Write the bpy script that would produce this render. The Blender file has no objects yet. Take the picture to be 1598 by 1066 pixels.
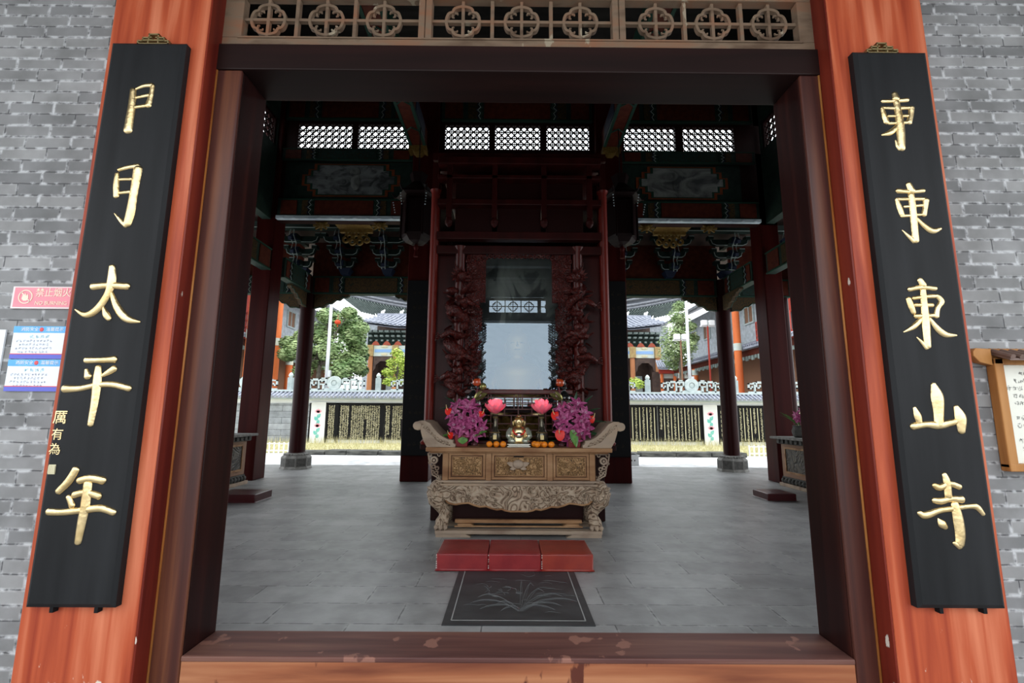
import bpy, math, random
from math import sin, cos, pi, radians as RAD, sqrt, atan2
from mathutils import Vector, Matrix
random.seed(7)
SC = bpy.context.scene
COL = SC.collection
# ------------------------------------------------------------------ camera, sky, exposure
CAMH = 1.5
FPX, PITCH, YAW, ROLL = 724.0, 0.152124, -0.0035089, 0.0068245
_f = Vector((-sin(YAW)*cos(PITCH), cos(YAW)*cos(PITCH), sin(PITCH)))
_r = Vector((cos(YAW), sin(YAW), 0)); _u = _r.cross(_f)
_a = _r*cos(ROLL) + _u*sin(ROLL); _b = _u*cos(ROLL) - _r*sin(ROLL)
cam_d = bpy.data.cameras.new('camera'); cam = bpy.data.objects.new('camera', cam_d); COL.objects.link(cam)
cam_d.sensor_width = 36.0; cam_d.lens = FPX/1598*36.0; cam_d.clip_start = 0.05; cam_d.clip_end = 2000
cam.matrix_world = Matrix((( _a.x,_b.x,-_f.x,0),(_a.y,_b.y,-_f.y,0),(_a.z,_b.z,-_f.z,CAMH),(0,0,0,1)))
SC.camera = cam
SC.view_settings.view_transform = 'Standard'; SC.view_settings.look = 'None'
SC.view_settings.exposure = 0.0; SC.view_settings.gamma = 1.0
SC.view_settings.use_curve_mapping = False
def at(px, py, Y):
    """measuring aid: the point of the photograph's pixel on the plane y = Y"""
    d = _f + _a*((px-799)/FPX) + _b*((533-py)/FPX)
    return Vector((0,0,CAMH)) + d*(Y/d.y)

W = bpy.data.worlds.new('overcast_sky'); SC.world = W; W.use_nodes = True
nt = W.node_tree; nt.nodes.clear()
wo = nt.nodes.new('ShaderNodeOutputWorld'); bg = nt.nodes.new('ShaderNodeBackground')
tc = nt.nodes.new('ShaderNodeTexCoord'); sp = nt.nodes.new('ShaderNodeSeparateXYZ'); rp = nt.nodes.new('ShaderNodeValToRGB')
nt.links.new(tc.outputs['Generated'], sp.inputs[0]); nt.links.new(sp.outputs['Z'], rp.inputs[0])
e = rp.color_ramp.elements
e[0].position = 0.0; e[0].color = (0.95, 0.975, 1.0, 1); e[1].position = 0.7; e[1].color = (0.90, 0.96, 1.0, 1)
nt.links.new(rp.outputs[0], bg.inputs[0]); bg.inputs[1].default_value = 2.7
nt.links.new(bg.outputs[0], wo.inputs[0])
sun_d = bpy.data.lights.new('sun', 'SUN'); sun = bpy.data.objects.new('sun', sun_d); COL.objects.link(sun)
sun_d.energy = 2.2; sun_d.angle = RAD(35); sun_d.color = (1.0, 0.97, 0.92)
sun.rotation_euler = (RAD(14), RAD(10), 0)

# ------------------------------------------------------------------ materials
def _new(name):
    m = bpy.data.materials.new(name); m.use_nodes = True
    n = m.node_tree; b = n.nodes['Principled BSDF']
    return m, n, b
def C4(c): return (c[0], c[1], c[2], 1)
def _coords(n, scale, use='Object'):
    t = n.nodes.new('ShaderNodeTexCoord'); mp = n.nodes.new('ShaderNodeMapping')
    mp.inputs['Scale'].default_value = scale
    n.links.new(t.outputs[use], mp.inputs[0]); return mp
def mat(name, c1, c2=None, scale=(4,4,4), rough=.5, metal=0, bump=0, bscale=30, detail=4, lo=.35, hi=.65, spec=.5, c3=None, coat=0, bdist=.01):
    m, n, b = _new(name)
    b.inputs['Base Color'].default_value = C4(c1); b.inputs['Roughness'].default_value = rough
    b.inputs['Metallic'].default_value = metal; b.inputs['Specular IOR Level'].default_value = spec
    b.inputs['Coat Weight'].default_value = coat
    if c2:
        mp = _coords(n, scale); nz = n.nodes.new('ShaderNodeTexNoise'); nz.inputs['Scale'].default_value = 1; nz.inputs['Detail'].default_value = detail
        n.links.new(mp.outputs[0], nz.inputs[0]); r = n.nodes.new('ShaderNodeValToRGB')
        e = r.color_ramp.elements; e[0].position = lo; e[0].color = C4(c1); e[1].position = hi; e[1].color = C4(c2)
        if c3: q = e.new((lo+hi)/2); q.color = C4(c3)
        n.links.new(nz.outputs['Fac'], r.inputs[0]); n.links.new(r.outputs[0], b.inputs['Base Color'])
    if bump:
        mp2 = _coords(n, (bscale,)*3); nz2 = n.nodes.new('ShaderNodeTexNoise'); nz2.inputs['Scale'].default_value = 1; nz2.inputs['Detail'].default_value = 3
        n.links.new(mp2.outputs[0], nz2.inputs[0]); bp = n.nodes.new('ShaderNodeBump'); bp.inputs['Strength'].default_value = bump; bp.inputs['Distance'].default_value = bdist
        n.links.new(nz2.outputs['Fac'], bp.inputs['Height']); n.links.new(bp.outputs[0], b.inputs['Normal'])
    return m
def carved(name, c1, c2, scale=14, strength=.9, rough=.55, dist=.02, dark=(.03,.02,.012), rings=7, spec=.3):
    """carved relief: swirling cloud contours with dark cut lines"""
    m, n, b = _new(name); mp = _coords(n, (scale*.16,)*3)
    nz = n.nodes.new('ShaderNodeTexNoise'); nz.inputs['Scale'].default_value = 1; nz.inputs['Detail'].default_value = 1.2; nz.inputs['Distortion'].default_value = 1.6
    n.links.new(mp.outputs[0], nz.inputs[0])
    k = n.nodes.new('ShaderNodeMath'); k.operation = 'MULTIPLY'; k.inputs[1].default_value = rings; n.links.new(nz.outputs['Fac'], k.inputs[0])
    w = n.nodes.new('ShaderNodeMath'); w.operation = 'PINGPONG'; w.inputs[1].default_value = .5; n.links.new(k.outputs[0], w.inputs[0])
    r = n.nodes.new('ShaderNodeValToRGB'); e = r.color_ramp.elements
    e[0].position = .02; e[0].color = C4(dark); e[1].position = .13; e[1].color = C4(c1); q = e.new(.45); q.color = C4(c2)
    n.links.new(w.outputs[0], r.inputs[0]); n.links.new(r.outputs[0], b.inputs['Base Color'])
    bp = n.nodes.new('ShaderNodeBump'); bp.inputs['Strength'].default_value = strength; bp.inputs['Distance'].default_value = dist
    n.links.new(w.outputs[0], bp.inputs['Height']); n.links.new(bp.outputs[0], b.inputs['Normal'])
    b.inputs['Roughness'].default_value = rough; b.inputs['Specular IOR Level'].default_value = spec
    return m
def brickmat(name, c1, c2, mortar, bw, bh, msize, chalk, rough=.85, axes='xz', ofs=.5, bumpd=.006, chalk_amt=.6, squash=0):
    m, n, b = _new(name)
    t = n.nodes.new('ShaderNodeTexCoord'); s = n.nodes.new('ShaderNodeSeparateXYZ'); cb = n.nodes.new('ShaderNodeCombineXYZ')
    n.links.new(t.outputs['Object'], s.inputs[0])
    for i, a in enumerate(axes): n.links.new(s.outputs['xyz'.index(a)], cb.inputs[i])
    # a little wobble so courses are hand laid
    nz0 = n.nodes.new('ShaderNodeTexNoise'); nz0.inputs['Scale'].default_value = 6; n.links.new(t.outputs['Object'], nz0.inputs[0])
    va = n.nodes.new('ShaderNodeVectorMath'); va.operation = 'MULTIPLY_ADD'; va.inputs[1].default_value = (.012,.012,0)
    n.links.new(nz0.outputs['Color'], va.inputs[0]); n.links.new(cb.outputs[0], va.inputs[2])
    br = n.nodes.new('ShaderNodeTexBrick'); br.offset = ofs; br.inputs['Scale'].default_value = 1
    br.inputs['Brick Width'].default_value = bw; br.inputs['Row Height'].default_value = bh; br.inputs['Mortar Size'].default_value = msize
    br.inputs['Mortar Smooth'].default_value = .3; br.inputs['Color1'].default_value = C4(c1); br.inputs['Color2'].default_value = C4(c2); br.inputs['Mortar'].default_value = C4(mortar)
    n.links.new(va.outputs[0], br.inputs[0])
    # wider joint mask with noise = chalky bloom along brick edges
    br2 = n.nodes.new('ShaderNodeTexBrick'); br2.offset = ofs; br2.inputs['Scale'].default_value = 1
    br2.inputs['Brick Width'].default_value = bw; br2.inputs['Row Height'].default_value = bh; br2.inputs['Mortar Size'].default_value = msize*4.5; br2.inputs['Mortar Smooth'].default_value = 1
    n.links.new(va.outputs[0], br2.inputs[0])
    nz = n.nodes.new('ShaderNodeTexNoise'); nz.inputs['Scale'].default_value = 16; nz.inputs['Detail'].default_value = 6; n.links.new(t.outputs['Object'], nz.inputs[0])
    rr = n.nodes.new('ShaderNodeValToRGB'); rr.color_ramp.elements[0].position = .44; rr.color_ramp.elements[1].position = .60; n.links.new(nz.outputs['Fac'], rr.inputs[0])
    mu = n.nodes.new('ShaderNodeMath'); mu.operation = 'MULTIPLY'; n.links.new(br2.outputs['Fac'], mu.inputs[0]); n.links.new(rr.outputs[0], mu.inputs[1])
    mu2 = n.nodes.new('ShaderNodeMath'); mu2.operation = 'MULTIPLY'; mu2.inputs[1].default_value = chalk_amt; n.links.new(mu.outputs[0], mu2.inputs[0])
    nz3 = n.nodes.new('ShaderNodeTexNoise'); nz3.inputs['Scale'].default_value = 3.5; nz3.inputs['Detail'].default_value = 5; n.links.new(t.outputs['Object'], nz3.inputs[0])
    r3 = n.nodes.new('ShaderNodeValToRGB'); r3.color_ramp.elements[0].position = .3; r3.color_ramp.elements[0].color = (.72,.72,.72,1); r3.color_ramp.elements[1].position = .7; r3.color_ramp.elements[1].color = (1.2,1.2,1.22,1)
    n.links.new(nz3.outputs['Fac'], r3.inputs[0])
    mv = n.nodes.new('ShaderNodeMix'); mv.data_type = 'RGBA'; mv.blend_type = 'MULTIPLY'; mv.inputs[0].default_value = 1
    n.links.new(br.outputs['Color'], mv.inputs[6]); n.links.new(r3.outputs[0], mv.inputs[7])
    mx = n.nodes.new('ShaderNodeMix'); mx.data_type = 'RGBA'; n.links.new(mu2.outputs[0], mx.inputs[0]); n.links.new(mv.outputs[2], mx.inputs[6]); mx.inputs[7].default_value = C4(chalk)
    n.links.new(mx.outputs[2], b.inputs['Base Color'])
    b.inputs['Roughness'].default_value = rough
    sb = n.nodes.new('ShaderNodeMath'); sb.operation = 'MULTIPLY_ADD'; sb.inputs[1].default_value = -1; n.links.new(br.outputs['Fac'], sb.inputs[0])
    n4 = n.nodes.new('ShaderNodeMath'); n4.operation = 'MULTIPLY'; n4.inputs[1].default_value = .5; n.links.new(nz.outputs['Fac'], n4.inputs[0]); n.links.new(n4.outputs[0], sb.inputs[2])
    bp = n.nodes.new('ShaderNodeBump'); bp.inputs['Strength'].default_value = .6; bp.inputs['Distance'].default_value = bumpd
    n.links.new(sb.outputs[0], bp.inputs['Height']); n.links.new(bp.outputs[0], b.inputs['Normal'])
    return m
def lacquer(name, c1, c2, c3, rough=.3, chips=None, scale=(7,7,.5), chip_scale=9, chip_th=.70, spec=.18, base_wear=0):
    """lacquered timber: grain drawn out along z, chips of bare pale wood"""
    m, n, b = _new(name); mp = _coords(n, scale)
    nz = n.nodes.new('ShaderNodeTexNoise'); nz.inputs['Scale'].default_value = 1; nz.inputs['Detail'].default_value = 6; nz.inputs['Distortion'].default_value = .4
    n.links.new(mp.outputs[0], nz.inputs[0]); r = n.nodes.new('ShaderNodeValToRGB'); e = r.color_ramp.elements
    e[0].position = .3; e[0].color = C4(c1); e[1].position = .7; e[1].color = C4(c3); q = e.new(.5); q.color = C4(c2)
    n.links.new(nz.outputs['Fac'], r.inputs[0]); out = r.outputs[0]
    b.inputs['Roughness'].default_value = rough; b.inputs['Specular IOR Level'].default_value = spec
    if chips:
        mp2 = _coords(n, (chip_scale, chip_scale, chip_scale*.45)); n2 = n.nodes.new('ShaderNodeTexNoise'); n2.inputs['Scale'].default_value = 1; n2.inputs['Detail'].default_value = 5
        n.links.new(mp2.outputs[0], n2.inputs[0]); fac = n2.outputs['Fac']
        if base_wear:                                       # the foot is knocked and flaked more
            t3 = n.nodes.new('ShaderNodeTexCoord'); s3 = n.nodes.new('ShaderNodeSeparateXYZ'); n.links.new(t3.outputs['Object'], s3.inputs[0])
            mr = n.nodes.new('ShaderNodeMapRange'); mr.inputs[1].default_value = .10; mr.inputs[2].default_value = .62; mr.inputs[3].default_value = base_wear; mr.inputs[4].default_value = 0
            n.links.new(s3.outputs['Z'], mr.inputs[0]); ad = n.nodes.new('ShaderNodeMath'); ad.operation = 'ADD'; n.links.new(fac, ad.inputs[0]); n.links.new(mr.outputs[0], ad.inputs[1]); fac = ad.outputs[0]
        r2 = n.nodes.new('ShaderNodeValToRGB'); r2.color_ramp.elements[0].position = chip_th; r2.color_ramp.elements[1].position = chip_th+.02
        n.links.new(fac, r2.inputs[0]); mx = n.nodes.new('ShaderNodeMix'); mx.data_type = 'RGBA'
        n.links.new(r2.outputs[0], mx.inputs[0]); n.links.new(out, mx.inputs[6]); mx.inputs[7].default_value = C4(chips); out = mx.outputs[2]
    n.links.new(out, b.inputs['Base Color'])
    return m
M = {}
M['brick'] = brickmat('grey_brick', (.172,.174,.176), (.282,.282,.28), (.085,.085,.09), .31, .0855, .0040, (.60,.61,.63), chalk_amt=.85)
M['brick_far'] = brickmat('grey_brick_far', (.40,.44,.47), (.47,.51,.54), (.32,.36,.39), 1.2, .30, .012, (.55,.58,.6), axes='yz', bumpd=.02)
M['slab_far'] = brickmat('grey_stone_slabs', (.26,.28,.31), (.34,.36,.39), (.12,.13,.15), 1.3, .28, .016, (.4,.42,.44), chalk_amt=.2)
M['floor'] = brickmat('slate_floor', (.235,.235,.232), (.325,.325,.32), (.10,.10,.10), .95, .36, .006, (.44,.44,.43), rough=.42, axes='xy', ofs=.35, bumpd=.004, chalk_amt=.55)
M['paving'] = brickmat('pale_paving', (.76,.77,.77), (.82,.82,.82), (.6,.6,.6), 1.2, .6, .01, (.85,.85,.85), axes='xy', bumpd=.003)
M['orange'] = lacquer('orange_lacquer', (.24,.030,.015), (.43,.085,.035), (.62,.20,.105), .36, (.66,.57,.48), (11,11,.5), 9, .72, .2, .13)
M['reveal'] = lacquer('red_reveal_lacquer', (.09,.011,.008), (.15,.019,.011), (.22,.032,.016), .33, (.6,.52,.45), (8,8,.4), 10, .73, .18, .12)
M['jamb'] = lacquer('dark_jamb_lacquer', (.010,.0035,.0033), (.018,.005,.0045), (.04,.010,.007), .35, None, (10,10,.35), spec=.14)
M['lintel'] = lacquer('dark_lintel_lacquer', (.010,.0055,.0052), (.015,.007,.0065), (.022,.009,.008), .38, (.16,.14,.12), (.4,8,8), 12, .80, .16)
M['threshold'] = lacquer('worn_threshold_wood', (.16,.05,.028), (.30,.105,.05), (.42,.18,.09), .5, (.10,.03,.02), (.7,11,11), 4, .66, .15)
M['lattice'] = lacquer('weathered_lattice_wood', (.10,.062,.040), (.18,.125,.085), (.22,.105,.06), .65, (.30,.25,.18), (3,9,9), 7, .66)
M['redwood'] = lacquer('dark_red_pillar_lacquer', (.026,.003,.003), (.036,.004,.0037), (.05,.0065,.0055), .4, (.55,.5,.46), (5,5,.3), 3.2, .83, .07)
M['redround'] = lacquer('dark_red_column_lacquer', (.014,.0025,.0025), (.020,.0035,.0035), (.028,.0045,.0045), .38, None, (5,5,.3), spec=.08)
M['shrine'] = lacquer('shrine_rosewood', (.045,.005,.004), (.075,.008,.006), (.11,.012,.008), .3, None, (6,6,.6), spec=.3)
M['shrine_carved'] = carved('shrine_carved_rosewood', (.055,.007,.006), (.10,.012,.008), 60, .9, .35, .012, (.012,.002,.002))
M['black'] = mat('black_lacquer', (.008,.0085,.0095), (.019,.020,.022), (9,9,.8), .5, lo=.3, hi=.8, detail=6, spec=.15)
M['blackdull'] = mat('dull_black', (.008,.008,.009), rough=.6, spec=.12)
M['gold'] = mat('gold_leaf', (.90,.70,.38), (.66,.45,.17), (9,9,9), .30, 1.0, .25, 40, lo=.45, hi=.85)
M['golddim'] = mat('dim_gilt_letters', (.03,.024,.015), rough=.7, spec=.1)
M['goldpaint'] = mat('gold_paint', (.66,.61,.42), (.52,.47,.29), (5,5,5), .6)
M['brass'] = mat('aged_brass', (.42,.33,.16), rough=.4, metal=.8)
M['altar'] = lacquer('worn_altar_wood', (.19,.085,.038), (.31,.165,.08), (.41,.245,.13), .5, None, (2.2,6,6))
M['altar_pale'] = lacquer('pale_altar_wood', (.24,.165,.12), (.37,.285,.215), (.44,.32,.22), .55, None, (2.2,6,6))
M['altar_carved'] = carved('carved_altar_wood', (.31,.215,.145), (.44,.345,.255), 34, 1, .6, .02, (.09,.055,.035), 6)
M['altar_scene'] = carved('carved_altar_panel', (.30,.16,.065), (.43,.26,.125), 75, 1, .55, .014, (.05,.03,.016), 7)
M['leather'] = mat('red_leather', (.18,.011,.015), (.235,.019,.021), (7,7,7), .34, bump=.12, bscale=14, spec=.4)
M['leather2'] = mat('red_leather_orange_worn', (.205,.020,.014), (.255,.030,.017), (7,7,7), .34, bump=.12, bscale=14, spec=.4)
M['stitch'] = mat('white_stitching', (.7,.6,.55), rough=.8)
M['leatherdark'] = mat('dark_red_leather', (.06,.006,.008), rough=.3, spec=.3)
M['slab'] = mat('dark_carved_slate', (.022,.024,.026), (.050,.053,.056), (3,7,3), .5, lo=.3, hi=.7, detail=7)
M['engrave'] = mat('pale_engraved_line', (.30,.30,.29), rough=.9)
M['engrave2'] = mat('faint_engraved_line', (.115,.118,.12), rough=.9)
M['stone'] = mat('carved_grey_stone', (.14,.135,.125), (.24,.235,.22), (9,9,9), .8, bump=.6, bscale=22)
M['stonedark'] = mat('dark_stone_panel', (.045,.043,.04), (.09,.088,.08), (14,14,14), .8, bump=.8, bscale=30)
M['kerb'] = mat('rough_dark_kerb', (.035,.036,.034), (.13,.13,.115), (3,8,14), .9, bump=.8, bscale=14)
M['palestone'] = mat('pale_green_grey_stone', (.36,.43,.43), (.48,.54,.54), (5,5,5), .8, bump=.3, bscale=16)
M['white'] = mat('white_plaster', (.80,.81,.82), (.72,.73,.75), (2,2,2), .8)
M['whitepaint'] = mat('white_paint', (.78,.79,.79), rough=.6)
M['tile'] = mat('grey_roof_tile', (.20,.22,.27), (.32,.34,.40), (3,3,3), .6)
M['tile_dark'] = mat('dark_roof_tile', (.09,.10,.12), (.15,.16,.18), (3,3,3), .6)
M['grass'] = mat('dry_reed_grass', (.46,.44,.22), (.68,.62,.40), (2,2,2), .8)
M['grassbase'] = mat('grass_bed_soil', (.42,.40,.21), (.56,.52,.31), (6,6,6), .95)
M['orangecol'] = mat('bright_orange_column', (.72,.19,.055), (.58,.13,.04), (2,2,.4), .45, spec=.2)
M['redfar'] = mat('far_red_paint', (.34,.045,.03), rough=.6, spec=.2)
M['darkfar'] = mat('dark_shadowed_timber', (.05,.03,.025), (.09,.055,.04), (3,3,3), .7)
M['woodfar'] = mat('far_brown_timber', (.22,.11,.06), rough=.6)
M['bark'] = mat('tree_bark', (.10,.085,.065), (.17,.15,.12), (8,8,3), .9, bump=.8, bscale=12)
M['leaf'] = mat('tree_leaf_green', (.11,.20,.06), (.32,.42,.18), (1.4,1.4,1.4), .55, lo=.38, hi=.62)
M['pine'] = mat('pine_needle_green', (.15,.24,.08), (.34,.43,.20), (1.5,1.5,1.5), .6, lo=.38, hi=.62)
M['lime'] = mat('bright_lime_leaf', (.27,.40,.04), (.48,.58,.10), (3,3,3), .6)
M['plantleaf'] = mat('glossy_leaf_green', (.05,.16,.03), (.14,.32,.06), (20,20,20), .4)
M['plantdark'] = mat('dark_leaf_green', (.012,.045,.02), (.03,.08,.035), (20,20,20), .4)
M['lily'] = mat('magenta_lily', (.22,.010,.085), (.58,.13,.33), (34,34,34), .5, lo=.36, hi=.70)
M['lilyw'] = mat('lily_throat_pale', (.75,.55,.68), rough=.5)
M['anth'] = mat('red_anthurium', (.72,.022,.014), rough=.35, spec=.3)
M['spadix'] = mat('cream_spadix', (.85,.65,.32), rough=.5)
M['orangefruit'] = mat('orange_peel', (.86,.28,.012), (.80,.21,.008), (30,30,30), .42, bump=.15, bscale=160, bdist=.002)
M['steel'] = mat('polished_steel', (.6,.58,.52), rough=.12, metal=1)
M['glassdark'] = mat('dark_bronze_glaze', (.10,.09,.065), rough=.12, metal=.75)
M['darkred_trim'] = mat('dark_red_board', (.020,.0035,.003), rough=.5, spec=.15)
M['greenbeam'] = mat('painted_beam_green', (.011,.022,.017), (.017,.034,.026), (6,6,6), .6, spec=.15)
M['bluebeam'] = mat('painted_beam_blue', (.009,.015,.034), rough=.6, spec=.15)
M['redpanel'] = mat('painted_panel_red', (.055,.009,.005), (.085,.018,.008), (9,9,9), .6, spec=.15)
M['orangepanel'] = carved('painted_panel_scroll', (.040,.024,.010), (.065,.038,.014), 30, .2, .6, .003, (.014,.022,.016), 6, .15)
M['greenline'] = mat('painted_line_green', (.013,.042,.028), rough=.6, spec=.15)
M['paleedge'] = mat('pale_painted_edge', (.22,.27,.25), rough=.5)
M['whiteedge'] = mat('white_blue_painted_edge', (.55,.64,.68), (.42,.52,.58), (6,6,6), .5)
M['dougong'] = mat('bracket_green_black', (.009,.017,.013), (.014,.027,.022), (5,5,5), .6, spec=.15)
M['yellowgilt'] = mat('yellow_gilt_carving', (.20,.13,.035), (.14,.075,.018), (18,18,18), .5, metal=.2, spec=.2)
M['darkceil'] = mat('dark_ceiling_boards', (.022,.02,.018), (.032,.03,.026), (1,6,6), .8, spec=.1)
M['lightbox'] = mat('white_lamp_housing', (.82,.84,.84), rough=.4)
M['pole'] = mat('grey_metal_pole', (.50,.52,.54), rough=.4, metal=.4)
M['pinksign'] = mat('faded_pink_sign', (.78,.24,.30), (.82,.30,.36), (3,3,3), .45)
M['pinkedge'] = mat('pale_sign_edge', (.82,.70,.70), rough=.5)
M['signletter'] = mat('cream_sign_letter', (.90,.72,.58), rough=.5)
M['paper'] = mat('white_notice_paper', (.78,.83,.88), rough=.5)
M['cyanhead'] = mat('blue_notice_header', (.06,.33,.78), (.14,.50,.88), (5,5,5), .45)
M['bluefoot'] = mat('deep_blue_notice_footer', (.10,.12,.58), rough=.45)
M['cyantext'] = mat('pale_cyan_print', (.35,.66,.80), rough=.6)
M['greytext'] = mat('grey_blue_print', (.42,.46,.58), rough=.6)
M['redmark'] = mat('red_print', (.70,.08,.09), rough=.5)
M['woodframe'] = lacquer('honey_wood_frame', (.26,.105,.03), (.38,.17,.05), (.47,.23,.08), .45, None, (9,9,1))
M['browntile'] = mat('brown_round_tile', (.10,.06,.045), (.16,.10,.08), (9,9,9), .5)
M['cream'] = mat('cream_notice_paper', (.74,.74,.66), rough=.6)
M['ink'] = mat('grey_brush_ink', (.22,.22,.21), rough=.7)
M['signblue'] = mat('pavilion_blue_panel', (.25,.42,.70), rough=.6)
M['palepaint'] = mat('pavilion_pale_panel', (.62,.64,.50), (.50,.58,.56), (2,2,2), .6)
M['pinkpaint'] = mat('lotus_pink_paint', (.86,.36,.44), rough=.8, spec=.1)
M['tealpaint'] = mat('lotus_teal_paint', (.12,.48,.44), (.28,.60,.53), (9,9,9), .8, spec=.1)
M['lantern'] = mat('red_lantern_silk', (.60,.07,.025), rough=.5, spec=.2)
M['amber'] = mat('amber_glass_fruit', (.45,.06,.015), rough=.1, coat=1)
M['olive'] = mat('olive_gilt_leaf', (.30,.27,.10), rough=.25, metal=.7)
M['plum'] = mat('plum_glaze', (.16,.05,.06), rough=.15, coat=.6)
M['robe'] = mat('buddha_crystal_robe', (.55,.57,.48), (.30,.34,.25), (26,26,26), .08, .5)
# lotus lamp: translucent petals lit by a small bulb
def petalmat():
    m, n, b = _new('pink_lotus_petal'); mp = _coords(n, (9,9,9)); nz = n.nodes.new('ShaderNodeTexNoise'); nz.inputs['Scale'].default_value = 1
    n.links.new(mp.outputs[0], nz.inputs[0]); r = n.nodes.new('ShaderNodeValToRGB')
    r.color_ramp.elements[0].position = .35; r.color_ramp.elements[0].color = (.80,.16,.34,1); r.color_ramp.elements[1].position = .65; r.color_ramp.elements[1].color = (.92,.50,.60,1)
    n.links.new(nz.outputs['Fac'], r.inputs[0]); n.links.new(r.outputs[0], b.inputs['Base Color']); b.inputs['Roughness'].default_value = .35
    tr = n.nodes.new('ShaderNodeBsdfTranslucent'); tr.inputs[0].default_value = (.98,.58,.66,1)
    mx = n.nodes.new('ShaderNodeMixShader'); mx.inputs[0].default_value = .55
    n.links.new(b.outputs[0], mx.inputs[1]); n.links.new(tr.outputs[0], mx.inputs[2]); n.links.new(mx.outputs[0], n.nodes['Material Output'].inputs[0])
    return m
M['petal'] = petalmat()
def glow(name, col, s):
    m, n, b = _new(name); b.inputs['Base Color'].default_value = C4(col); b.inputs['Emission Color'].default_value = C4(col); b.inputs['Emission Strength'].default_value = s
    return m
M['bulb'] = glow('lit_lotus_bulb', (1.0,.86,.72), 14)
def panemat():
    """large reflecting pane of the shrine"""
    m, n, b = _new('shrine_glass'); n.nodes.remove(b)
    tr = n.nodes.new('ShaderNodeBsdfTransparent'); tr.inputs[0].default_value = (.92,.94,.94,1)
    gl = n.nodes.new('ShaderNodeBsdfGlossy'); gl.inputs['Roughness'].default_value = .004; gl.inputs[0].default_value = (.70,.86,1,1)
    fr = n.nodes.new('ShaderNodeFresnel'); fr.inputs[0].default_value = 2.45
    mx = n.nodes.new('ShaderNodeMixShader'); n.links.new(fr.outputs[0], mx.inputs[0]); n.links.new(tr.outputs[0], mx.inputs[1]); n.links.new(gl.outputs[0], mx.inputs[2])
    n.links.new(mx.outputs[0], n.nodes['Material Output'].inputs[0]); return m
M['pane'] = panemat()
def clearglass():
    m, n, b = _new('clear_glass'); b.inputs['Transmission Weight'].default_value = 1; b.inputs['Roughness'].default_value = .03; b.inputs['IOR'].default_value = 1.45
    b.inputs['Base Color'].default_value = (.9,.93,.9,1); return m
M['glass'] = clearglass()
def inkpainting(name, paper=(.52,.55,.52), ink=(.10,.12,.12), scale=(1.4,1.4,2.4)):
    """ink wash landscape: noise ridges over pale paper"""
    m, n, b = _new(name); mp = _coords(n, scale); nz = n.nodes.new('ShaderNodeTexNoise'); nz.inputs['Scale'].default_value = 1.2; nz.inputs['Detail'].default_value = 9; nz.inputs['Distortion'].default_value = 1.3
    n.links.new(mp.outputs[0], nz.inputs[0]); r = n.nodes.new('ShaderNodeValToRGB'); e = r.color_ramp.elements
    e[0].position = .36; e[0].color = C4(ink); e[1].position = .60; e[1].color = C4(paper); q = e.new(.46); q.color = C4([(paper[i]+ink[i])*.45 for i in range(3)])
    n.links.new(nz.outputs['Fac'], r.inputs[0]); n.links.new(r.outputs[0], b.inputs['Base Color']); b.inputs['Roughness'].default_value = .6
    return m
M['inkart'] = inkpainting('ink_landscape', (.20,.215,.20), (.035,.04,.04))
M['wavesart'] = inkpainting('ink_waves', (.15,.165,.165), (.02,.024,.024), (2.4,2.4,4))

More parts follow.
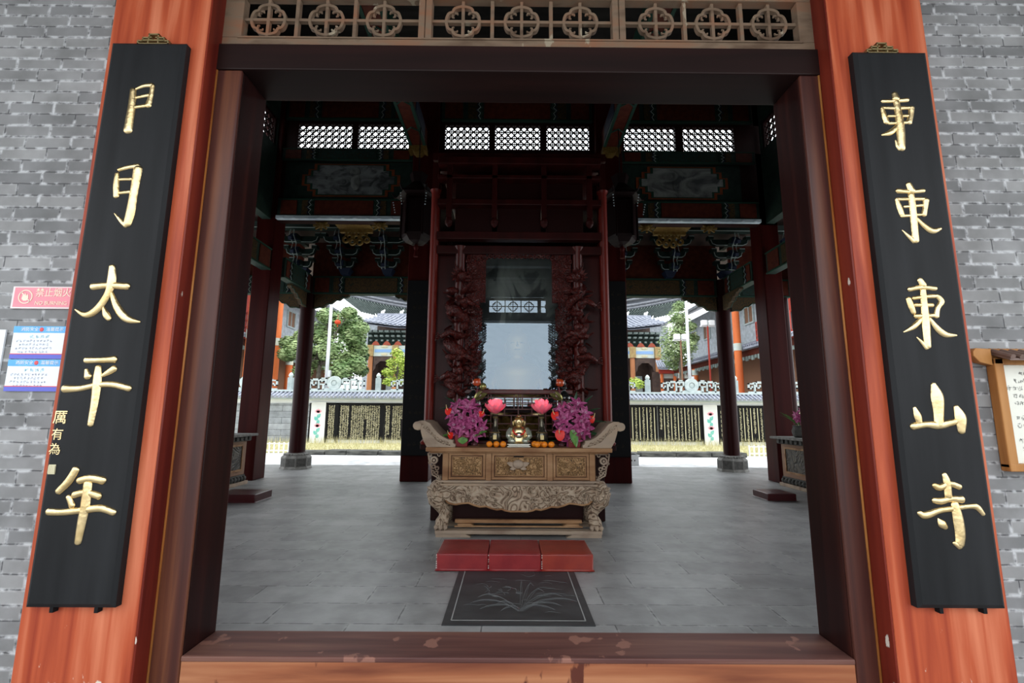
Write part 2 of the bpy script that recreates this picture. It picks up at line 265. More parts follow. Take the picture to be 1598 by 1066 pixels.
# ------------------------------------------------------------------ mesh builder
def _fr(d):
    d = d.normalized(); u = Vector((0,0,1)) if abs(d.z) < .95 else Vector((1,0,0))
    s = d.cross(u).normalized(); return s, s.cross(d).normalized()
class MB:
    def __init__(s, off=(0,0,0)): s.v = []; s.f = []; s.off = Vector(off)
    def add(s, vs, fs):
        k = len(s.v); s.v += [tuple(v) for v in vs]; s.f += [tuple(i+k for i in f) for f in fs]; return s
    def box(s, x0, x1, y0, y1, z0, z1):
        return s.add([(x0,y0,z0),(x1,y0,z0),(x1,y1,z0),(x0,y1,z0),(x0,y0,z1),(x1,y0,z1),(x1,y1,z1),(x0,y1,z1)],
            [(0,3,2,1),(4,5,6,7),(0,1,5,4),(1,2,6,5),(2,3,7,6),(3,0,4,7)])
    def hexa(s, p): return s.add(p, [(0,3,2,1),(4,5,6,7),(0,1,5,4),(1,2,6,5),(2,3,7,6),(3,0,4,7)])
    def bar(s, a, b, w, h):
        a = Vector(a); b = Vector(b); d = (b-a); u, v = _fr(d); u *= w/2; v *= h/2
        return s.hexa([a-u-v,a+u-v,a+u+v,a-u+v,b-u-v,b+u-v,b+u+v,b-u+v])
    def tube(s, pts, r, n=8, cap=True, closed=False):
        P = [Vector(p) for p in pts]; N = len(P); R_ = r if hasattr(r,'__len__') else [r]*N
        u = None; vs = []
        for i in range(N):
            if closed: d = P[(i+1)%N]-P[i-1]
            else: d = P[min(i+1,N-1)]-P[max(i-1,0)]
            if d.length < 1e-9: d = Vector((0,0,1))
            d.normalize()
            if u is None: u, w = _fr(d)
            else:
                u = (u - d*u.dot(d)); u = u.normalized() if u.length > 1e-6 else _fr(d)[0]
                w = u.cross(d).normalized()
            for j in range(n): a = 2*pi*j/n; vs.append(P[i] + (u*cos(a)+w*sin(a))*R_[i])
        fs = []
        for i in range(N if closed else N-1):
            for j in range(n): fs.append((i*n+j, i*n+(j+1)%n, ((i+1)%N)*n+(j+1)%n, ((i+1)%N)*n+j))
        if cap and not closed: fs += [tuple(range(n-1,-1,-1)), tuple((N-1)*n+j for j in range(n))]
        return s.add(vs, fs)
    def lathe(s, prof, cx, cy, n=24, ph=0, sx=1, sy=1):
        vs = []; N = len(prof)
        for r, z in prof:
            for j in range(n): a = 2*pi*j/n+ph; vs.append((cx+r*cos(a)*sx, cy+r*sin(a)*sy, z))
        fs = [(i*n+j, i*n+(j+1)%n, (i+1)*n+(j+1)%n, (i+1)*n+j) for i in range(N-1) for j in range(n)]
        fs += [tuple(range(n-1,-1,-1)), tuple((N-1)*n+j for j in range(n))]
        return s.add(vs, fs)
    def prism(s, poly, a0, a1, axis='y'):
        n = len(poly)
        def P(u, w, t): return (u,t,w) if axis=='y' else ((t,u,w) if axis=='x' else (u,w,t))
        vs = [P(u,w,a0) for u,w in poly] + [P(u,w,a1) for u,w in poly]
        return s.add(vs, [tuple(range(n)), tuple(range(2*n-1,n-1,-1))] + [(i,(i+1)%n+0,(i+1)%n+n,i+n)[::-1] for i in range(n)])
    def sph(s, c, r, n=12, m=8):
        rx, ry, rz = r if hasattr(r,'__len__') else (r,r,r)
        vs = [(c[0],c[1],c[2]-rz)]
        for i in range(1,m):
            t = -pi/2+pi*i/m
            for j in range(n): a = 2*pi*j/n; vs.append((c[0]+rx*cos(t)*cos(a), c[1]+ry*cos(t)*sin(a), c[2]+rz*sin(t)))
        vs.append((c[0],c[1],c[2]+rz)); L = len(vs)-1
        fs = [(0,1+(j+1)%n,1+j) for j in range(n)]
        for i in range(m-2):
            for j in range(n): fs.append((1+i*n+j,1+i*n+(j+1)%n,1+(i+1)*n+(j+1)%n,1+(i+1)*n+j))
        fs += [(L,1+(m-2)*n+j,1+(m-2)*n+(j+1)%n) for j in range(n)]
        return s.add(vs, fs)
    def petal(s, base, d, up, L, w, curl=.2, cup=.15, n=6, m=4, tip=1.0, th=0.0):
        base = Vector(base); d = Vector(d).normalized(); up = Vector(up); up = (up-d*up.dot(d)).normalized(); sd = d.cross(up)
        vs = []
        for i in range(n+1):
            t = i/n; ww = w*sin(pi*min(.985, .06+.94*t**.85))**.8*tip
            for j in range(m+1):
                q = j/m*2-1
                vs.append(base + d*(L*t) + up*(curl*L*t*t + cup*w*q*q) + sd*(ww*q*.5))
        fs = [(i*(m+1)+j, i*(m+1)+j+1, (i+1)*(m+1)+j+1, (i+1)*(m+1)+j) for i in range(n) for j in range(m)]
        return s.add(vs, fs)
    def ring(s, c, r0, r1, y0, y1, n=32):
        """flat annulus standing in the xz plane"""
        vs = []
        for j in range(n):
            a = 2*pi*j/n
            for rr, y in ((r0,y0),(r1,y0),(r1,y1),(r0,y1)): vs.append((c[0]+rr*cos(a), y, c[1]+rr*sin(a)))
        fs = [(j*4+k, j*4+(k+1)%4, ((j+1)%n)*4+(k+1)%4, ((j+1)%n)*4+k) for j in range(n) for k in range(4)]
        return s.add(vs, fs)
    def mesh(s, name):
        me = bpy.data.meshes.new(name); o = s.off
        me.from_pydata([(v[0]-o.x, v[1]-o.y, v[2]-o.z) for v in s.v], [], s.f); me.update(); return me
def _base(o):
    w = Vector(o.location)
    while o.parent: o = o.parent; w += Vector(o.location)
    return w
def build(name, mb, m, parent=None, label=None, smooth=False, bev=0, kind=None, seg=2):
    """link mb (given in the frame of the parent's root location when the root has rotation, else world) as one mesh object"""
    if parent is None:
        xs = list(zip(*mb.v)); c = Vector(((min(xs[0])+max(xs[0]))/2, (min(xs[1])+max(xs[1]))/2, min(xs[2]))); mb.off = c
    elif not mb.local: mb.off = _base(parent)
    me = mb.mesh(name); o = bpy.data.objects.new(name, me); COL.objects.link(o)
    if parent is None: o.location = mb.off
    else: o.parent = parent
    me.materials.append(M[m] if isinstance(m, str) else m)
    if smooth:
        for p in me.polygons: p.use_smooth = True
        if smooth != True: me.set_sharp_from_angle(angle=smooth)
    if bev:
        b = o.modifiers.new('edge', 'BEVEL'); b.width = bev; b.segments = seg; b.limit_method = 'ANGLE'; b.angle_limit = RAD(50)
    if label: o['label'] = label
    if kind: o['kind'] = kind
    return o
MB.local = False
def LMB():
    m = MB(); m.local = True; return m
def tag(o, label, cat, group=None, kind=None):
    o['label'] = label; o['category'] = cat
    if group: o['group'] = group
    if kind: o['kind'] = kind
    return o
def thing(name, label, cat, loc=(0,0,0), group=None, rz=0, kind=None):
    o = bpy.data.objects.new(name, None); COL.objects.link(o); o.location = loc; o.rotation_euler = (0,0,rz); o.empty_display_size = .1
    return tag(o, label, cat, group, kind)
def struct(name, mb, m, parent=None, bev=0, label=None):
    o = build(name, mb, m, parent, label, bev=bev)
    if parent is None: o['kind'] = 'structure'
    return o
def kids(o): return [c for c in bpy.data.objects if c.parent == o]
def dup(root, loc, label=None, rz=None, group=None):
    r = root.copy(); COL.objects.link(r); r.location = loc
    if rz is not None: r.rotation_euler = (0,0,rz)
    if label: r['label'] = label
    if group: r['group'] = group
    for ch in kids(root):
        c = ch.copy(); COL.objects.link(c); c.parent = r
        for g in kids(ch):
            d = g.copy(); COL.objects.link(d); d.parent = c
    return r
def text_mesh(txt, size, x, y, z, align='CENTER', ext=.0015, sx=1.0):
    """lettering lying in the xz plane, facing -y"""
    c = bpy.data.curves.new('lettering','FONT'); c.body = txt; c.size = size; c.align_x = align; c.align_y = 'CENTER'; c.extrude = ext; c.resolution_u = 3
    o = bpy.data.objects.new('lettering', c); COL.objects.link(o); bpy.context.view_layer.update()
    me = bpy.data.meshes.new_from_object(o.evaluated_get(bpy.context.evaluated_depsgraph_get()))
    mb = MB(); mb.add([(x+v.co.x*sx, y-v.co.z, z+v.co.y) for v in me.vertices], [tuple(p.vertices) for p in me.polygons])
    bpy.data.objects.remove(o); bpy.data.curves.remove(c); bpy.data.meshes.remove(me)
    return mb
def catmull(P, k=6):
    out = []; n = len(P)
    if n == 2: return [tuple(P[0][i]+(P[1][i]-P[0][i])*t/k for i in range(len(P[0]))) for t in range(k+1)]
    for i in range(n-1):
        p0 = P[max(i-1,0)]; p1 = P[i]; p2 = P[i+1]; p3 = P[min(i+2,n-1)]
        for t in range(k):
            u = t/k
            out.append(tuple(.5*((2*p1[j])+(-p0[j]+p2[j])*u+(2*p0[j]-5*p1[j]+4*p2[j]-p3[j])*u*u+(-p0[j]+3*p1[j]-3*p2[j]+p3[j])*u**3) for j in range(len(p1))))
    out.append(tuple(P[-1])); return out
def brush(mb, P, y, hgt=.55):
    """one raised brush stroke on the plane y; P = (x, z, half width)"""
    Q = catmull(P, 6)
    # rounded ends
    def ext(a, b):
        dx, dz = a[0]-b[0], a[1]-b[1]; L = sqrt(dx*dx+dz*dz) or 1; dx /= L; dz /= L; r = a[2]
        return [(a[0]+dx*r*q*.75, a[1]+dz*r*q*.75, r*w) for q, w in ((.45,.88),(.8,.58),(1.0,.2))]
    Q = ext(Q[0], Q[2])[::-1] + Q + ext(Q[-1], Q[-3])
    vs = []; N = len(Q); prof = [(-1,0),(-.86,.5),(-.45,.9),(0,1.0),(.45,.9),(.86,.5),(1,0)]; n = len(prof)
    for i in range(N):
        a = Q[max(i-1,0)]; b = Q[min(i+1,N-1)]; dx, dz = b[0]-a[0], b[1]-a[1]; L = sqrt(dx*dx+dz*dz) or 1; nx, nz = -dz/L, dx/L; r = max(Q[i][2], .0008)
        for p, h in prof: vs.append((Q[i][0]+nx*p*r, y-h*r*hgt-.0008, Q[i][1]+nz*p*r))
    fs = [(i*n+j, (i+1)*n+j, (i+1)*n+j+1, i*n+j+1)[::-1] for i in range(N-1) for j in range(n-1)]
    fs += [tuple(range(n)), tuple((N-1)*n+j for j in range(n))[::-1]]
    mb.add(vs, fs)
def scribble(mb, x, z, s, y, n=6, w=.07, th=.0):
    """an illegible little character: a few strokes in a square of side s"""
    for k in range(n):
        if k % 2: a = (x+random.uniform(-.45,.1)*s, z+random.uniform(-.45,.45)*s); b = (a[0]+random.uniform(.3,.6)*s, a[1]+random.uniform(-.08,.1)*s)
        else: a = (x+random.uniform(-.4,.4)*s, z+random.uniform(0,.45)*s); b = (a[0]+random.uniform(-.2,.2)*s, a[1]-random.uniform(.3,.6)*s)
        dx, dz = b[0]-a[0], b[1]-a[1]; L = sqrt(dx*dx+dz*dz) or 1; nx, nz = -dz/L*w*s/2, dx/L*w*s/2
        mb.add([(a[0]-nx,y,a[1]-nz),(a[0]+nx,y,a[1]+nz),(b[0]+nx,y,b[1]+nz),(b[0]-nx,y,b[1]-nz)], [(0,1,2,3)])
XC = 0.06
M['shrine_black'] = carved('black_carved_panel', (.035,.028,.022), (.07,.055,.04), 16, 1, .4, .02, (.008,.006,.005))
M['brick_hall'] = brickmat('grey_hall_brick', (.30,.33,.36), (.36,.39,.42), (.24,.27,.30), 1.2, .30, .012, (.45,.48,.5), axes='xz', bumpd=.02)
M['paving_dim'] = brickmat('grey_forecourt_paving', (.30,.30,.30), (.36,.36,.355), (.2,.2,.2), 1.2, .6, .01, (.4,.4,.4), axes='xy', bumpd=.003)
M['threshold_top'] = lacquer('worn_threshold_cap', (.075,.030,.027), (.13,.055,.045), (.20,.095,.07), .5, (.26,.12,.09), (.7,11,11), 5, .64, .25)
M['pavcol'] = mat('pavilion_brown_orange_column', (.50,.22,.10), (.42,.17,.075), (2,2,.4), .55, spec=.2)
M['frieze'] = mat('pavilion_grey_green_frieze', (.13,.17,.16), (.22,.27,.25), (2,2,2), .7)
M['lanternblack'] = mat('near_black_lantern_timber', (.010,.003,.003), rough=.5, spec=.15)
M['duskred'] = mat('dusky_red_tassel', (.06,.006,.005), rough=.6, spec=.1)
def mountainart():
    """ink mountains: dark ridges rising from the lower edge of pale paper"""
    m, n, b = _new('ink_mountain_panel'); t = n.nodes.new('ShaderNodeTexCoord'); s = n.nodes.new('ShaderNodeSeparateXYZ'); n.links.new(t.outputs['Generated'], s.inputs[0])
    mp = n.nodes.new('ShaderNodeMapping'); mp.inputs['Scale'].default_value = (4.2,1,1.6); n.links.new(t.outputs['Generated'], mp.inputs[0])
    nz = n.nodes.new('ShaderNodeTexNoise'); nz.inputs['Scale'].default_value = 1; nz.inputs['Detail'].default_value = 7; nz.inputs['Distortion'].default_value = .7; n.links.new(mp.outputs[0], nz.inputs[0])
    a = n.nodes.new('ShaderNodeMath'); a.operation = 'MULTIPLY_ADD'; a.inputs[1].default_value = 1.5; n.links.new(nz.outputs['Fac'], a.inputs[0])
    c = n.nodes.new('ShaderNodeMath'); c.operation = 'MULTIPLY_ADD'; c.inputs[1].default_value = .75; c.inputs[2].default_value = -.55; n.links.new(s.outputs['Z'], c.inputs[0]); n.links.new(c.outputs[0], a.inputs[2])
    r = n.nodes.new('ShaderNodeValToRGB'); e = r.color_ramp.elements; e[0].position = .40; e[0].color = (.05,.06,.06,1); e[1].position = .78; e[1].color = (.40,.42,.38,1); q = e.new(.53); q.color = (.10,.115,.11,1); q = e.new(.57); q.color = (.26,.28,.255,1)
    n.links.new(a.outputs[0], r.inputs[0]); n.links.new(r.outputs[0], b.inputs['Base Color']); b.inputs['Roughness'].default_value = .6
    return m
M['mountains'] = mountainart()
M['giltdim'] = mat('soft_gilt_figure', (.42,.30,.11), rough=.55, metal=.6)
M['blackgloss'] = mat('black_gloss', (.010,.010,.010), rough=.08, coat=.6)
M['shrinedark'] = lacquer('shadow_rosewood', (.022,.003,.0025), (.034,.0045,.004), (.05,.006,.005), .4, None, (6,6,.6), spec=.2)  # darker copy of the shrine rosewood, upper shade put into the colour
M['pavred'] = mat('pavilion_red_gable', (.36,.085,.05), rough=.6, spec=.2)
M['poststone'] = mat('blue_grey_post_stone', (.27,.33,.34), (.36,.42,.43), (5,5,5), .8)
M['palegilt'] = mat('pale_gilt_head', (.42,.31,.12), (.32,.20,.08), (4,4,4), .6)
M['tealpanel'] = carved('painted_panel_teal', (.010,.024,.020), (.016,.036,.030), 26, .2, .6, .003, (.03,.026,.012), 6, .15)
M['orangeborder'] = mat('stepped_orange_border', (.14,.035,.012), (.20,.05,.015), (5,5,5), .6, spec=.15)
M['redpolish'] = lacquer('polished_red_column', (.10,.009,.006), (.15,.014,.009), (.19,.02,.012), .3, None, (5,5,.4), spec=.2)
M['jambface'] = lacquer('brown_red_jamb_face', (.035,.012,.011), (.075,.023,.016), (.15,.052,.025), .33, None, (13,13,.45), spec=.3)
M['bead'] = lacquer('worn_orange_arris', (.20,.055,.015), (.34,.12,.03), (.45,.20,.06), .4, None, (9,9,1.2))
M['altarshade'] = lacquer('groove_shaded_altar_body', (.06,.026,.013), (.10,.045,.022), (.14,.065,.032), .5, None, (2.2,6,6))  # body darkened in colour so gaps between frames read as shaded grooves
M['leafdark'] = mat('deep_green_leaf', (.06,.11,.04), (.16,.23,.09), (1.4,1.4,1.4), .6, lo=.38, hi=.62)
# ================================================================== FRONT WALL, DOORWAY
YW = 2.95                                   # brick face
def wallbox(name, m, *boxes, bev=0):
    mb = MB()
    for b in boxes: mb.box(*b)
    return struct(name, mb, m, bev=bev)
wallbox('wall_front_left', 'brick', (-9.0,-2.30,YW,3.2,-.15,5.45))
wallbox('wall_front_right', 'brick', (2.40,9.3,YW,3.2,-.15,5.45))
wallbox('wall_front_top', 'darkred_trim', (-2.30,2.40,3.002,3.05,4.52,10.2))
wallbox('wall_front_upper_left', 'darkred_trim', (-9.0,-2.30,3.05,3.2,5.46,10.2))
wallbox('wall_front_upper_right', 'darkred_trim', (2.40,9.3,3.05,3.2,5.46,10.2))
wallbox('ground', 'paving_dim', (-30,30,-60,3.0,-.35,-.15))
wallbox('floor', 'floor', (-9.0,9.3,3.0,13.55,-.14,0.0))
wallbox('floor_courtyard', 'paving', (-40,40,13.56,17.2,-.14,-.004))
wallbox('ceiling_porch', 'darkceil', (-9,9.3,-.7,2.948,5.46,5.58))
# orange pillars beside the doorway
def pillar(x0, x1, label):
    mb = MB(); mb.box(x0, x1, 2.796, 3.02, -.15, 5.45)
    o = build('door_pillar', mb, 'orange', bev=.006); tag(o, label, 'pillar', 'pillars beside the doorway'); return o
pillar(-2.715, -2.066, 'orange red lacquered pillar carrying the five character board with the small signature')
pillar(2.157, 2.812, 'orange red lacquered pillar carrying the board next to the wooden notice board')
# the doorway frame
door = thing('door_1', 'dark red lacquered timber frame of the wide open temple doorway', 'doorway', (XC,3.09,-.15), kind='structure')
XL, XR = -1.88, 2.005
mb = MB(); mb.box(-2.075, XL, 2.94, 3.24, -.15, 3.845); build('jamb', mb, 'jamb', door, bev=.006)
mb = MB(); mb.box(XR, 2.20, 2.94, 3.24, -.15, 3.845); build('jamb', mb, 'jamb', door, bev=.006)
for a, b in ((-2.075, XL),(XR, 2.20)):
    mb = MB(); mb.box(a+.001 if a > 0 else a, b-.001 if a < 0 else b, 2.914, 2.939, -.15, 3.844); build('jamb_face', mb, 'jambface', door, 'reddish brown front board of the jamb', bev=.008)
    X = -2.052 if a < 0 else 2.138; mb = MB(); mb.tube([(X,2.912,-.15),(X,2.912,3.84)], .007, 8); build('bead', mb, 'bead', door, 'worn orange bead along the jamb', smooth=True)
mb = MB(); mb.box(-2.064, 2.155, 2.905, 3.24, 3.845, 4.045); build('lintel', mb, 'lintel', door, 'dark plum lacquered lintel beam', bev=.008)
mb = MB(); mb.box(XL+.001, XR-.001, 2.921, 3.238, -.15, .074); build('threshold', mb, 'threshold', door, 'worn orange brown timber threshold', bev=.004)
mb = MB(); mb.box(XL+.001, XR-.001, 2.913, 3.239, .0745, .105); build('threshold_cap', mb, 'threshold_top', door, 'darker worn cap of the threshold', bev=.008)
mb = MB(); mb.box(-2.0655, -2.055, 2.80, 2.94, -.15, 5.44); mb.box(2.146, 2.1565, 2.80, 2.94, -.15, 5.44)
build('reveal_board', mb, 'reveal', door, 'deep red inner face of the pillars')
# lattice transom over the doorway
win = thing('window_1', 'weathered wooden transom lattice with nine scrolled rings above the lintel', 'lattice window', (XC,2.98,4.05), kind='structure')
ZC, zb, zt = 4.283, 4.118, 4.448
mb = MB(); mb.box(-2.064,2.155,2.93,3.0,4.046,4.118); mb.box(-2.064,2.155,2.93,3.0,4.448,4.52)
mb.box(-2.064,-1.925,2.93,3.0,4.118,4.448); mb.box(2.045,2.155,2.93,3.0,4.118,4.448)
mb.box(-1.95,2.07,2.92,2.932,4.108,4.122)
build('window_frame', mb, 'lattice', win, bev=.006)
panels = [(-1.925,-.672),(-.578,.712),(.806,2.045)]
for x0, x1 in ((-.672,-.578),(.712,.806)):
    mb = MB(); mb.box(x0,x0+.044,2.925,3.0,4.118,4.448); mb.box(x1-.044,x1,2.925,3.0,4.118,4.448); mb.box(x0+.04,x1-.04,2.94,3.0,4.09,4.448)
    build('mullion', mb, 'lattice', win, bev=.004)
cc = [(-1.758,-1.341,-.928),(-.359,.064,.487),(1.034,1.445,1.852)]
for (x0,x1), cs in zip(panels, cc):
    mb = MB(); mb.box(x0,x1,2.955,2.985,ZC-.011,ZC+.011)
    for c in cs: mb.box(c-.0105,c+.0105,2.9545,2.9855,zb,zt)
    for a, b in zip(cs, cs[1:]): m_ = (a+b)/2; mb.box(m_-.0125,m_+.0125,2.95,2.99,zb,zt)
    build('lattice_bar', mb, 'lattice', win)
    for c in cs:
        mb = MB(); n = 48; vs = []
        for j in range(n):                                  # ring pinched at the four diagonals
            a = 2*pi*j/n; q = abs(((a-pi/4) % (pi/2))); q = min(q, pi/2-q)
            dent = max(0, 1-q/.17); r1 = .130-.015*dent**.8; r0 = .110-.016*max(0,1-q/.26)
            for r, y in ((r0,2.952),(r1,2.952),(r1,2.984),(r0,2.984)): vs.append((c+r*cos(a), y, ZC+r*sin(a)))
        mb.add(vs, [(j*4+k, j*4+(k+1)%4, ((j+1)%n)*4+(k+1)%4, ((j+1)%n)*4+k) for j in range(n) for k in range(4)])
        for k in range(4):                                  # the curled scroll ends inside
            A = pi/4+k*pi/2
            for sgn in (-1,1):
                pts = []
                for t in range(6):
                    r = .098-.018*t/5-.006*(t>3); a = A+sgn*(.10+.30*t/5-.10*(t>3)); pts.append((c+r*cos(a), 2.968, ZC+r*sin(a)))
                mb.tube(pts, [.008,.008,.008,.008,.007,.004], 5)
        build('lattice_ring', mb, 'lattice', win, smooth=RAD(40))
# ------------------------------------------------------------------ the two lettered boards
def S(ox, oy, sc, P): return [(ox+x/sc, oy+y/sc, w/sc) for x, y, w in P]
def character(parent, strokes, idx, yb):
    mb = MB()
    for s in strokes:
        P = []
        for px, py, w in s:
            p = at(px, py, yb); p2 = at(px+1, py, yb); P.append((p.x, p.z, 1.12*w*(p2-p).length))
        brush(mb, P, yb)
    build('character', mb, 'gold', parent, smooth=RAD(50))
YB = 2.74
A = (160,120,4.264); B = (90,400,3.807); Cc = (60,630,4.636); D_ = (1360,130,4.1); E_ = (1390,420,3.95); F_ = (1420,720,7.107)
L5 = [
 [S(*A,p) for p in ([(205,88,18),(195,200,22),(170,360,26)],[(225,80,8),(275,60,11),(330,54,14)],[(335,58,13),(325,120,14),(305,192,19)],[(225,138,9),(305,122,10)],[(215,202,10),(300,190,11)])],
 [S(*A,p) for p in ([(98,645,12),(92,720,18),(92,795,17)],[(110,618,12),(180,600,13),(238,592,15)],[(238,612,27),(212,760,24),(188,900,27),(165,980,24)],[(160,985,20),(125,958,13),(80,908,3)],[(112,682,9),(192,680,10)],[(115,772,10),(188,764,11)])],
 [S(*B,p) for p in ([(210,180,20),(300,172,18),(415,178,20)],[(325,62,17),(322,140,24),(300,220,19),(240,310,20),(170,348,17),(105,316,4)],[(320,218,10),(352,300,19),(410,370,21),(488,390,6)],[(270,300,6),(288,345,18),(305,372,14)])],
 [S(*B,p) for p in ([(170,618,17),(260,616,15),(338,612,20)],[(170,675,9),(180,715,20)],[(338,666,18),(300,690,15),(262,712,8)],[(42,787,22),(130,785,17),(240,764,15),(330,762,17),(425,785,18)],[(242,660,16),(236,740,23),(220,870,20),(195,1000,16)])],
 [S(*Cc,p) for p in ([(272,475,24),(220,560,26),(145,636,22)],[(295,558,22),(380,540,25),(470,556,26)],[(260,660,22),(345,643,21),(440,670,23)],[(218,675,17),(245,740,20)],[(75,782,24),(180,785,22),(330,770,22),(450,757,24),(545,788,22)],[(358,580,28),(342,720,30),(312,870,28),(286,1005,22)])],
]
R5 = [
 [S(*D_,p) for p in ([(68,115,11),(150,113,11),(228,106,14)],[(146,68,16),(155,100,22)],[(158,120,17),(172,200,21),(185,300,24),(192,418,21)],[(182,420,14),(165,400,10),(153,366,4)],[(66,158,10),(80,205,15),(95,250,16)],[(75,157,8),(160,160,10),(250,156,11)],[(255,158,17),(252,200,15),(240,252,16)],[(108,210,8),(235,208,9)],[(110,256,9),(240,250,10)],[(160,278,12),(120,316,16),(66,331,6)])],
 [S(*D_,p) for p in ([(165,688,15),(245,694,11),(332,687,13)],[(236,645,16),(258,690,21)],[(252,715,18),(262,790,20),(272,900,20),(282,1008,20)],[(272,1010,16),(240,982,11),(196,940,3)],[(160,742,10),(178,795,15),(195,842,14)],[(165,742,9),(345,740,11)],[(348,748,18),(342,800,15),(334,842,16)],[(210,790,8),(335,780,9)],[(190,850,9),(335,838,9)],[(288,862,8),(340,915,15),(390,944,18),(440,930,9)])],
 [S(*E_,p) for p in ([(112,125,13),(190,112,13),(275,120,13)],[(178,65,15),(200,100,19)],[(198,130,16),(206,220,19),(215,330,22),(228,478,18)],[(222,486,13),(190,450,9),(160,420,3)],[(108,182,14),(124,225,17),(140,268,14)],[(138,180,10),(215,170,11),(285,166,12)],[(288,168,13),(313,200,16),(290,240,13),(280,292,16)],[(150,222,11),(255,222,12)],[(150,290,12),(270,285,12)],[(185,312,12),(140,355,15),(80,388,4)],[(240,305,8),(290,370,17),(340,404,17),(403,408,6)])],
 [S(*E_,p) for p in ([(262,710,14),(284,785,34),(294,880,28),(295,962,24)],[(146,855,9),(165,905,20),(176,945,16)],[(135,970,20),(220,958,18),(300,962,22),(400,940,16)],[(402,850,14),(428,915,31),(436,1000,20)])],
 [S(*F_,p) for p in ([(380,145,24),(408,230,36),(425,390,36)],[(265,265,24),(330,290,32),(440,250,28),(550,285,28)],[(262,432,26),(340,442,32),(450,418,28),(575,422,36)],[(100,572,24),(170,600,36),(320,548,28),(480,525,26),(650,500,24),(740,508,30),(812,588,20)],[(495,475,38),(528,620,50),(555,800,50),(552,920,42)],[(550,935,38),(485,905,16)],[(310,635,6),(350,690,40),(392,732,26)])],
]
def finial(x, z, parent):
    mb = MB(); y0, y1 = 2.755, 2.79
    for (a,b,c,d) in ((-.17,.17,0,.012),(-.17,-.155,0,.035),(.155,.17,0,.035),(-.17,-.12,.03,.042),(.12,.17,.03,.042),(-.12,.12,.036,.048),(-.06,-.048,.01,.04),(.048,.06,.01,.04),
                      (-.12,-.108,.04,.07),(.108,.12,.04,.07),(-.12,-.05,.062,.074),(.05,.12,.062,.074),(-.055,-.043,.05,.108),(.043,.055,.05,.108),(-.055,.055,.098,.110),(-.055,-.02,.066,.076),(.02,.055,.066,.076)):
        mb.box(x+a*.62,x+b*.62,y0,y1,z+c*.72-.003,z+d*.72-.003)
    build('crest', mb, 'brass', parent, 'small pierced brass crest')
def couplet(x0, x1, z0, z1, chars, label, tx, dot=False):
    t = thing('lettered_board', label, 'sign board', ((x0+x1)/2, 2.77, z0), 'tall black boards with gold characters')
    mb = MB(); c = .022
    mb.add([(x0,2.7955,z0),(x1,2.7955,z0),(x1,2.7955,z1),(x0,2.7955,z1),(x0,2.755,z0),(x1,2.755,z0),(x1,2.755,z1),(x0,2.755,z1),
            (x0+c,YB,z0+c),(x1-c,YB,z0+c),(x1-c,YB,z1-c),(x0+c,YB,z1-c)],
           [(0,3,2,1)[::-1],(0,1,5,4),(1,2,6,5),(2,3,7,6),(3,0,4,7),(4,5,9,8),(5,6,10,9),(6,7,11,10),(7,4,8,11),(8,9,10,11)])
    build('board', mb, 'black', t)
    for i, c in enumerate(chars): character(t, c, i, YB)
    finial(tx, z1, t)
    for fx in (.28,.78):
        mb = MB(); X = x0+(x1-x0)*fx; mb.box(X-.01,X+.01,2.757,2.79,z0-.03,z0+.002); build('support_peg', mb, 'blackdull', t)
    return t
lb = couplet(-2.652, -2.162, .425, 3.905, L5, 'black board with five gold characters, a column of small gilt writing and a seal', -2.39)
for ch, bx in zip('厲有為', ((86,642,103,663),(82,670,98,688),(77,693,95,711))):
    p0 = at(bx[0],bx[3],YB); p1 = at(bx[2],bx[1],YB); s = (p1.z-p0.z)
    build('small_character', text_mesh(ch, s*1.08, (p0.x+p1.x)/2, YB-.001, (p0.z+p1.z)/2, ext=.002), 'gold', lb)
p0 = at(75,740,YB); p1 = at(88,725,YB); mb = MB(); mb.box(p0.x,p1.x,YB-.004,YB+.001,p0.z,p1.z)
for k in range(4):
    xx = p0.x+(p1.x-p0.x)*(k+.5)/4; mb.box(xx-.004,xx+.004,YB-.007,YB-.003,p0.z+.006,p1.z-.006)
build('seal', mb, 'goldpaint', lb, 'small square gilt seal')
couplet(2.265, 2.753, .445, 3.890, R5, 'black board with five gold characters and no small writing, beside the wooden notice board', 2.47)
# ------------------------------------------------------------------ signs on the brick
YS = YW-.012
sg = thing('warning_sign', 'faded pink no burning sign with a crossed out flame on the brick wall', 'sign', (-3.04,YS,2.14))
mb = MB(); mb.box(-3.222,-2.80,YS-.004,YW-.002,2.142,2.287); build('sign_plate', mb, 'pinkedge', sg)
mb = MB(); mb.box(-3.208,-2.81,YS-.006,YS-.003,2.152,2.280); build('sign_face', mb, 'pinksign', sg)
mb = MB(); mb.ring((-3.132,2.218),.040,.046,YS-.009,YS-.005); mb.bar((-3.163,YS-.007,2.249),(-3.10,YS-.007,2.187),.004,.006)
mb.prism([(-3.155,2.205),(-3.150,2.232),(-3.142,2.222),(-3.135,2.245),(-3.128,2.224),(-3.118,2.236),(-3.112,2.208),(-3.122,2.192),(-3.143,2.192)], YS-.0085, YS-.005)
build('flame_emblem', mb, 'signletter', sg)
build('lettering', text_mesh('禁止烟火', .062, -2.955, YS-.007, 2.243, sx=.93), 'signletter', sg)
build('lettering', text_mesh('NO BURNING', .036, -2.962, YS-.007, 2.176, sx=.92), 'signletter', sg)
